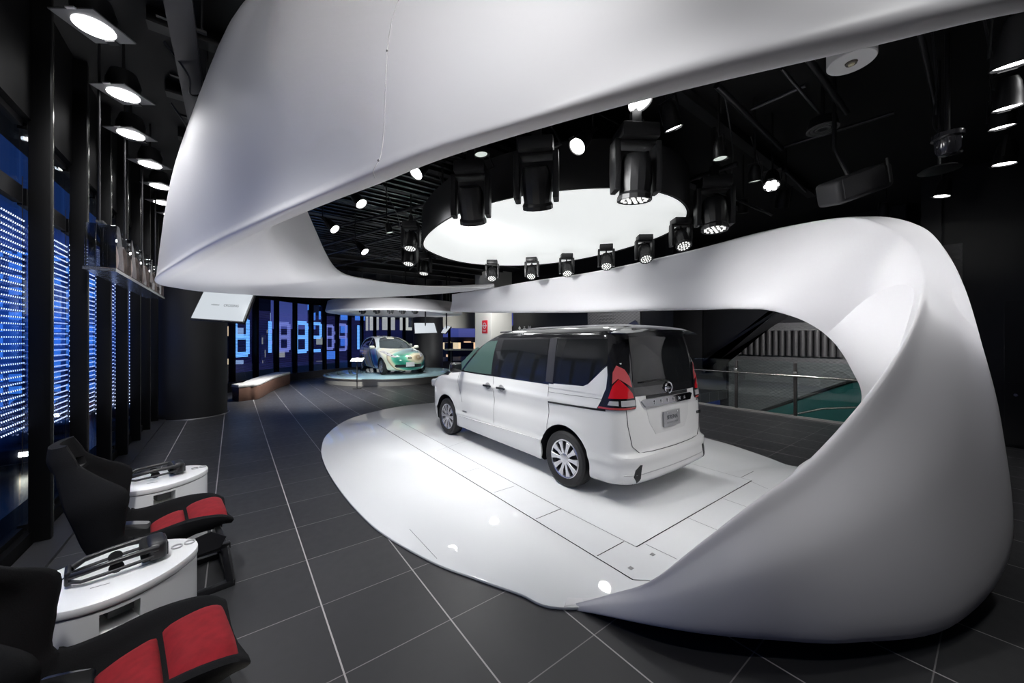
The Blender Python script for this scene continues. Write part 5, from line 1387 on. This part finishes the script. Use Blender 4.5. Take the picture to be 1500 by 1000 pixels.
def make_head():
    t = thing('moving_head_lamp', '', 'stage lamp', (0, 0, 0), 0, 'moving head lamps round the ceiling disc')
    MB().box((0, 0, 0.44), (0.26, 0.22, 0.10), bevel=0.015).build('base', gear_black, t)
    MB().box((0, 0, 0.55), (0.07, 0.05, 0.12), bevel=0.006).cyl((0, 0, 0.55), (0, 0, 0.98), 0.016, seg=8).build('clamp', gear_black, t)
    for s in (-1, 1):
        MB().prism([(-0.05, 0.05), (0.05, 0.05), (0.065, 0.20), (0.055, 0.39), (-0.055, 0.39), (-0.065, 0.20)], -0.022, 0.022, Matrix(((0, 0, 1, s * 0.145), (1, 0, 0, 0), (0, 1, 0, 0), (0, 0, 0, 1))), bevel=0.008).build('yoke_arm', gear_black, t)
    MB().box((0, 0, 0.385), (0.33, 0.10, 0.03), bevel=0.006).build('yoke_bridge', gear_black, t)
    hd = MB().lathe([(0.086, 0.30), (0.108, 0.25), (0.112, 0.12), (0.105, 0.05), (0.118, 0.03), (0.118, 0.0), (0.105, 0.0), (0.10, 0.012)], seg=14).build('lamp_head', gear_black, t, smooth=25)
    for k in range(8):
        a = 2 * math.pi * k / 8
        pass
    dt = MB()
    for r_, n in ((0.0, 1), (0.04, 6), (0.08, 12)):
        for k in range(n):
            a = 2 * math.pi * k / max(1, n); dt.cyl((r_ * math.cos(a), r_ * math.sin(a), 0.008), (r_ * math.cos(a), r_ * math.sin(a), 0.002), 0.0135, seg=8)
    dt.build('led_array', led_dots, hd)
    MB().tube([(0.10, 0.06, 0.46), (0.18, 0.12, 0.52), (0.12, 0.16, 0.66), (0.02, 0.10, 0.75)], 0.008, 6).build('cable', black_matte, t)
    return t


def place(t, px, py, z, k=1.0, rz=0.0, label='', tilt=0.0):
    p = F(px, py, z); t.location = p; t.scale = (k, k, k); t.rotation_euler = (tilt, 0, rz); t['label'] = label; return t


hd0 = make_head()
head_things = None
heads = [(690, 326, 3.05, 1.0, 'black moving head lamp silhouetted against the left part of the luminous disc'),
         (786, 304, 3.05, 1.0, 'black moving head lamp silhouetted against the middle top of the luminous disc'),
         (931, 293, 3.02, 1.0, 'black moving head lamp silhouetted against the right top of the luminous disc'),
         (1046, 338, 3.1, 1.0, 'moving head lamp right of the luminous disc, above the white ribbon top'),
         (997, 366, 2.95, 0.9, 'moving head lamp at the lower right rim of the luminous disc, nearest the ribbon crest'),
         (944, 384, 2.95, 0.9, 'moving head lamp along the white band under the disc, second from the right'),
         (888, 394, 2.95, 0.9, 'moving head lamp along the white band under the disc, third from the right'),
         (830, 404, 2.95, 0.9, 'moving head lamp along the white band under the disc, fourth from the right'),
         (779, 408, 2.95, 0.9, 'moving head lamp along the white band under the disc, fifth from the right'),
         (721, 411, 2.95, 0.9, 'moving head lamp at the far left end of the row along the white band'),
         (622, 402, 3.1, 0.95, 'moving head lamp left of the disc, above the thin part of the overhead loop'),
         (600, 388, 3.1, 0.95, 'moving head lamp left of the disc with its lit face turned down, lower of two'),
         (602, 366, 3.1, 0.9, 'moving head lamp left of the disc, upper of two')]
head_things = [hd0] + [copy_tree(hd0) for _ in heads[1:]]
for i, (x, y, z, k, lab) in enumerate(heads):
    t = head_things[i]
    place(t, x, y, z, k * (1.38 if i < 4 else 1.0), rnd.uniform(-0.25, 0.25) - 0.64, lab)
    tl = (0.55, 0.5, 0.12)[i] if i < 3 else -0.1 if i == 3 else -0.55 if i < 10 else -0.25
    for ch in t.children:
        if ch.name.startswith('lamp_head'):
            R_t = Matrix.Rotation(tl, 3, 'X'); ch.rotation_euler = R_t.to_euler(); ch.location = Vector((0, 0, 0.2)) - R_t @ Vector((0, 0, 0.2))
        if 4 <= i < 10 and ch.name.startswith('clamp'): ch.scale = (1, 1, 0.52)
        if 4 <= i < 10 and ch.name.startswith('cable'): ch.scale = (1, 1, 0.62)


for k, px_ in enumerate((531, 552, 572, 590, 608)):
    t = copy_tree(hd0); place(t, px_, 459, 2.72, 0.8, -0.6, 'small black lamp hanging in the far white ring, %s from its left end' % ORD[k])
    t['group'] = 'lamps in the far ring'
    p = Vector(t.location)
    rod = MB().cyl((0, 0, 0.9), (0, 0, (CEIL - p.z) / 0.8), 0.016, seg=8).build('hanging_rod', gear_black, t)


def make_par():
    """black can spotlight with yoke; lens looks along -z of the can"""
    t = thing('spotlight', '', 'spotlight', (0, 0, 0), 0, 'spotlights under the black ceiling')
    can = MB().lathe([(0.06, 0.30), (0.085, 0.24), (0.10, 0.12), (0.105, 0.02), (0.112, 0.0), (0.105, 0.0), (0.098, 0.02)], seg=28, caps=False).build('can', gear_black, t, smooth=30)
    MB().lathe([(0.0005, 0.30), (0.062, 0.30)], seg=24, caps=False).build('can_back', gear_black, can, smooth=0)
    MB().lathe([(0.100, 0.016), (0.07, 0.012), (0.0005, 0.010)], seg=28, caps=False).build('lens', lens_on, t, smooth=30)
    MB().box((0, 0.115, -0.002), (0.09, 0.035, 0.006)).build('gel_tab', gear_black, can, smooth=0)
    for s in (-1, 1): MB().box((s * 0.118, 0, 0.22), (0.008, 0.03, 0.26)).build('yoke_arm', gear_black, t, smooth=0)
    MB().box((0, 0, 0.35), (0.245, 0.03, 0.008)).cyl((0, 0, 0.35), (0, 0, 0.45), 0.014, seg=10).build('yoke_bridge', gear_black, t, smooth=0)
    return t


pr0 = make_par()
# px, py, height, size, aim (px shift of the face), lens, label
pars = [(938, 150, 3.9, 1.05, (0.2, -0.35), 1, 'brightly lit spotlight half hidden behind the edge of the overhead white loop'),
        (987, 189, 3.9, 0.85, (0.35, 0.2), 1, 'lit spotlight tilted right, first one right of the overhead loop edge'),
        (845, 215, 3.7, 0.85, (-0.75, -0.55), 1, 'lit upright oval spotlight above the luminous disc'),
        (609, 254, 3.7, 0.80, (-0.55, -0.75), 1, 'lit spotlight peeping out under the overhead loop, left of the disc'),
        (530, 299, 3.7, 0.80, (0.85, -0.25), 1, 'lit narrow spotlight in the dark opening, upper of the left three'),
        (491, 336, 3.7, 0.85, (1.0, -0.2), 1, 'lit narrow spotlight in the dark opening, furthest left'),
        (535, 369, 3.6, 0.85, (0.95, -0.25), 1, 'lit narrow spotlight in the dark opening, lowest of the left three'),
        (705, 227, 3.6, 0.65, (0.1, 0.0), 2, 'unlit spotlight with pale lens just under the overhead loop edge'),
        (1055, 233, 3.6, 0.65, (0.05, 0.0), 2, 'hanging spotlight with pale lens, upper right of the luminous disc'),
        (1106, 266, 3.6, 0.62, (0.1, 0.15), 2, 'hanging spotlight with pale lens left of the bright seven-lens lamp'),
        (1130, 272, 3.6, 0.85, (-0.4, -0.5), 3, 'bright seven-lens cluster lamp right of the disc'),
        (1145, 304, 3.7, 0.85, (0.1, 0.4), 1, 'lit spotlight just above the white ribbon top, below the cluster lamp'),
        (1088, 312, 3.7, 0.65, (0.1, 0.2), 2, 'small dim spotlight left above the white ribbon top'),
        (1486, 96, 3.55, 1.0, (0.15, 0.2), 1, 'large lit spotlight at the upper right corner of the ceiling'),
        (1476, 159, 3.75, 0.85, (0.1, 0.12), 1, 'lit spotlight below the large one at the right edge'),
        (1468, 187, 3.85, 0.85, (0.1, 0.1), 1, 'lit spotlight third down at the right edge'),
        (1471, 241, 3.9, 0.95, (-0.05, 0.1), 1, 'lit flat spotlight at the right edge, lowest of the column'),
        (1379, 288, 3.9, 0.90, (-0.15, 0.1), 1, 'lit spotlight above the right shoulder of the ribbon'),
        (1293, 316, 3.9, 0.75, (0.1, 0.3), 2, 'small dim spotlight peeping over the ribbon top'),
        (571, 341, 3.6, 0.6, (0.2, 0.1), 2, 'small dim spotlight in the dark opening between the lit ones')]
par_things = [pr0] + [copy_tree(pr0) for _ in pars[1:]]
for t, (x, y, z, k, aim, ln, lab) in zip(par_things, pars):
    p = F(x, y, z)
    dirv = c2w(aim[0], aim[1], -1.0)                 # where the face looks
    if ln == 1: pass
    t.location = p; t.scale = (k, k, k); t.rotation_euler = dirv.to_track_quat('-Z', 'Y').to_euler(); t['label'] = lab
    for ch in t.children:
        if ch.name.startswith('lens'):
            if ln == 2:
                ch.data = ch.data.copy(); ch.data.materials[0] = lens_dim
            if ln == 3:
                ch.data = ch.data.copy(); ch.data.materials[0] = gear_black
                b = MB()
                for q in range(7):
                    a = 2 * math.pi * q / 6; r_ = 0 if q == 6 else 0.064
                    b.cyl((r_ * math.cos(a), r_ * math.sin(a), 0.004), (r_ * math.cos(a), r_ * math.sin(a), -0.004), 0.030, seg=16)
                b.build('led_lens', lens_on, t)
    bpy.context.view_layer.update()
    top = t.matrix_world @ Vector((0, 0, 0.43))
    rod = MB().cyl(top, (top.x, top.y, CEIL), 0.011, seg=8).build('hanging_rod', gear_black)
    rod.parent = t; rod.matrix_parent_inverse = t.matrix_world.inverted()
# square downlights along the windows
dpx = [(138, 40, 2.90), (181, 139, 3.30), (192, 197, 3.70), (220, 241, 4.0), (234, 273, 4.02), (238, 297, 4.05), (252, 315, 4.05)]


def make_down():
    t = thing('square_downlight', '', 'ceiling light', (0, 0, 0), 0, 'square downlights along the window wall')
    MB().prism([(-0.15, -0.15), (0.15, -0.15), (0.15, 0.15), (-0.15, 0.15)], 0.0, 0.012, bevel=0.003).build('frame', mat('downlight_grey', (0.16, 0.16, 0.165), 0.35, metal=0.3), t, smooth=0)
    MB().lathe([(0.11, -0.004), (0.085, -0.012), (0.0005, -0.016)], seg=36, caps=False).build('lens', lens_on, t)
    MB().lathe([(0.11, 0.012), (0.12, 0.10), (0.09, 0.20)], seg=28).build('housing', gear_black, t)
    MB().box((0.0, 0.125, -0.012), (0.07, 0.04, 0.012)).build('clip', gear_black, t, smooth=0)
    MB().box((0.02, -0.165, -0.004), (0.06, 0.016, 0.010)).build('catch', mat('catch_pale', (0.6, 0.6, 0.6), 0.3), t, smooth=0)
    MB().cyl((0, 0, 0.2), (0, 0, 0.55), 0.012, seg=8).build('stem', gear_black, t)
    return t


dn0 = make_down()
for i, (x, y, _) in enumerate(dpx):
    t = dn0 if i == 0 else copy_tree(dn0)
    t.location = F(x, y, 4.05); t.rotation_euler = (0, 0, -0.62); t.scale = (1.05, 1.05, 1.05)
    t['label'] = 'lit square downlight over the window wall, %s in the row from the near end' % ORD[i]

# small round things on the ceiling
p = F(1247, 92, 3.85)
em = thing('emergency_light', 'white drum emergency light hanging under the black ceiling at upper right', 'ceiling light', p)
MB().lathe([(0.145, 0.0), (0.15, 0.006), (0.15, 0.13), (0.14, 0.135)], seg=48).build('drum', mat('drum_white', (0.70, 0.70, 0.70), 0.4), em, smooth=30)
MB().lathe([(0.034, -0.012), (0.040, 0.001)], seg=24).build('lamp_eye', mat('eye_dark', (0.08, 0.07, 0.05), 0.2), em)
MB().lathe([(0.018, -0.018), (0.022, -0.011)], seg=18).build('lamp_bulb', mat('eye_glass', (0.5, 0.45, 0.3), 0.1), em)
MB().cyl((0, 0, 0.13), (0, 0, CEIL - 3.85), 0.02, seg=10).build('stem', black_metal, em)
p = F(1205, 190, 4.1)
sk = thing('ceiling_speaker', 'round grey ring grille set in the black ceiling', 'speaker', p)
b = MB()
for r_ in (0.05, 0.09, 0.13): b.lathe([(r_, 0), (r_ + 0.022, 0), (r_ + 0.022, 0.012), (r_, 0.012)], seg=36, caps=False)
b.build('ring_grille', mat('grille_grey', (0.14, 0.14, 0.145), 0.4), sk)
MB().lathe([(0.152, 0.012), (0.13, 0.12)], seg=28).cyl((0, 0, 0.12), (0, 0, CEIL - 4.1), 0.02, seg=8).build('housing', gear_black, sk)
p = F(1250, 272, 3.35)
sp_ = thing('loudspeaker', 'black box loudspeaker hung on a bracket above the right of the ribbon', 'speaker', p, -0.64)
R = Matrix.Rotation(-0.35, 3, 'Y') @ Matrix.Rotation(0.2, 3, 'X')
MB().box((0, 0, 0), (0.62, 0.30, 0.26), R, bevel=0.05, seg=4).build('cabinet', mat('speaker_black', (0.016, 0.016, 0.018), 0.55), sp_)
MB().box((-0.03, -0.155, -0.02), (0.46, 0.012, 0.20), R, bevel=0.004).build('front_grille', mat('speaker_cloth', (0.022, 0.022, 0.024), 0.9), sp_)
MB().box((0.22, -0.158, 0.10), (0.012, 0.02, 0.25), R).build('trim_band', mat('speaker_trim', (0.05, 0.05, 0.05), 0.3), sp_)
MB().tube([(-0.05, 0, 0.1), (-0.12, 0.1, 0.45), (-0.12, 0.1, CEIL - 3.35)], 0.02, 8).build('bracket', black_metal, sp_)
p = F(1388, 226, 3.45)
cmr = thing('dome_camera', 'black dome camera hanging on a pole under the ceiling at right', 'camera', p)
MB().lathe([(0.0005, -0.02), (0.06, -0.005), (0.085, 0.04), (0.09, 0.14), (0.11, 0.15), (0.11, 0.19), (0.05, 0.22)], seg=32, caps=False).build('body', mat('camera_black', (0.02, 0.02, 0.024), 0.15, coat=0.6), cmr)
MB().cyl((0, 0, 0.2), (0, 0, CEIL - 3.45), 0.02, seg=10).build('pole', black_metal, cmr)
MB().lathe([(0.0005, -0.03), (0.03, -0.026), (0.035, -0.01)], Matrix.Translation((0.03, -0.06, 0.02)), 18, caps=False).build('lens_eye', black_matte, cmr)
p = F(1376, 250, 3.45)
shd = thing('dish_lamp', 'wide shallow black dish lamp below the dome camera', 'ceiling lamp', p)
MB().lathe([(0.15, 0.0), (0.16, 0.004), (0.12, 0.03), (0.03, 0.06)], seg=36).cyl((0, 0, 0.05), (0, 0, CEIL - 3.45), 0.012, seg=8).build('dish', gear_black, shd)

# pipes, trays, joists, cables
pipes = [((395, 345), (560, 200), 4.3, 0.02), ((600, 395), (745, 235), 4.1, 0.022), ((560, 385), (900, 250), 4.3, 0.02), ((450, 380), (640, 330), 4.25, 0.03), ((470, 360), (620, 318), 4.3, 0.03), ((500, 330), (640, 296), 4.35, 0.03), ((480, 392), (640, 360), 4.2, 0.02),
         ((1050, 125), (1145, 218), 4.2, 0.03), ((1180, 80), (1240, 165), 4.2, 0.03), ((1100, 160), (1180, 125), 4.25, 0.02), ((1145, 216), (1310, 165), 4.3, 0.02), ((1145, 100), (1200, 165), 4.05, 0.014), ((1345, 30), (1373, 165), 4.2, 0.022),
         ((1005, 265), (1080, 240), 3.95, 0.03), ((1150, 250), (1180, 280), 3.9, 0.02), ((1040, 275), (1130, 315), 3.7, 0.018), ((1000, 250), (940, 300), 4.0, 0.02)]
pw_ = 'left of the opening,crossing the left of the opening,running long above the disc,upper left bundle,left bundle middle,left bundle top,left bundle bottom,above the ribbon right of the disc,below the drum light,short cross bar,long cross bar behind the grille,bright thin one,by the dome camera,above the cluster lamp,right of the cluster lamp,just over the ribbon top,beside the right of the disc'.split(',')
pipe_m = mat('pipe_dark', (0.055, 0.055, 0.06), 0.3, metal=0.7)
for (a, b, z, r), w_ in zip(pipes, pw_):
    p, q = F(*a, z), F(*b, z); d_ = q - p
    o = MB().tube([Vector(), d_ * 0.5, d_], r, 10).build('conduit_pipe', pipe_m); o.location = p
    tag(o, 'dark metal pipe under the ceiling, ' + w_, 'pipe', 'pipes under the black ceiling')
jm = mat('joist_black', (0.012, 0.012, 0.013), 0.45)
for k in range(13):
    y = 2.2 + k * 1.15
    o = MB().box((0, 0, 0), (9.6, 0.07, 0.14)).box((0, 0, -0.07), (9.6, 0.13, 0.012)).build('ceiling_joist', jm, smooth=0); o.location = (4.2, y, 4.52)
    tag(o, 'black steel joist across the ceiling, %s from the near end' % ORD[k], 'joist', 'joists of the black ceiling')
dk = MB()
for k in range(46): dk.box((2.9, 3.0 + k * 0.22, 4.46 + 0.0), (5.4, 0.06, 0.03))
dk = dk.build('ceiling_deck', mat('deck_dark', (0.10, 0.10, 0.105), 0.26, metal=0.8), smooth=0); struct(dk)
tr_ = thing('cable_tray', 'dark cable tray running along the ceiling left of the overhead loop', 'cable tray', (-0.32, 3.9, 4.15))
MB().box((0, 0, 0), (0.16, 5.2, 0.012)).box((-0.08, 0, 0.03), (0.01, 5.2, 0.06)).box((0.08, 0, 0.03), (0.01, 5.2, 0.06)).build('channel', mat('tray_grey', (0.06, 0.06, 0.065), 0.35, metal=0.6), tr_, smooth=0)
for k in range(7): MB().box((0, -2.4 + k * 0.8, 0.03), (0.30, 0.03, 0.02)).cyl((0.12, -2.4 + k * 0.8, 0.03), (0.12, -2.4 + k * 0.8, CEIL - 4.15), 0.008, seg=6).build('bracket', gear_black, tr_, smooth=0)
cb = [((1060, 130), (1090, 330)), ((640, 250), (700, 380)), ((560, 270), (620, 380)), ((930, 190), (1010, 260)), ((820, 240), (700, 260)), ((1100, 200), (1130, 262)), ((1365, 45), (1385, 200)), ((1440, 20), (1480, 130)), ((240, 60), (320, 130)), ((250, 150), (300, 200))]
cw = 'over the ribbon top,left of the disc,beside the left lamps,by the tilted spotlight,above the left of the disc,by the cluster lamp,by the dome camera pole,at the right corner,at upper left,left of the loop'.split(',')
for (a, b), w_ in zip(cb, cw):
    p, q = F(*a, 4.25), F(*b, 4.2); d_ = q - p
    if d_.length > 4: d_ = d_.normalized() * 4
    o = MB().tube(spline([Vector(), d_ * 0.25 + Vector((0.06, 0, -0.16)), d_ * 0.6 + Vector((-0.05, 0.05, -0.22)), d_], 24), 0.009, 6).build('loose_cable', black_metal); o.location = p
    tag(o, 'thin black cable looping under the ceiling, ' + w_, 'cable', 'cables under the black ceiling')
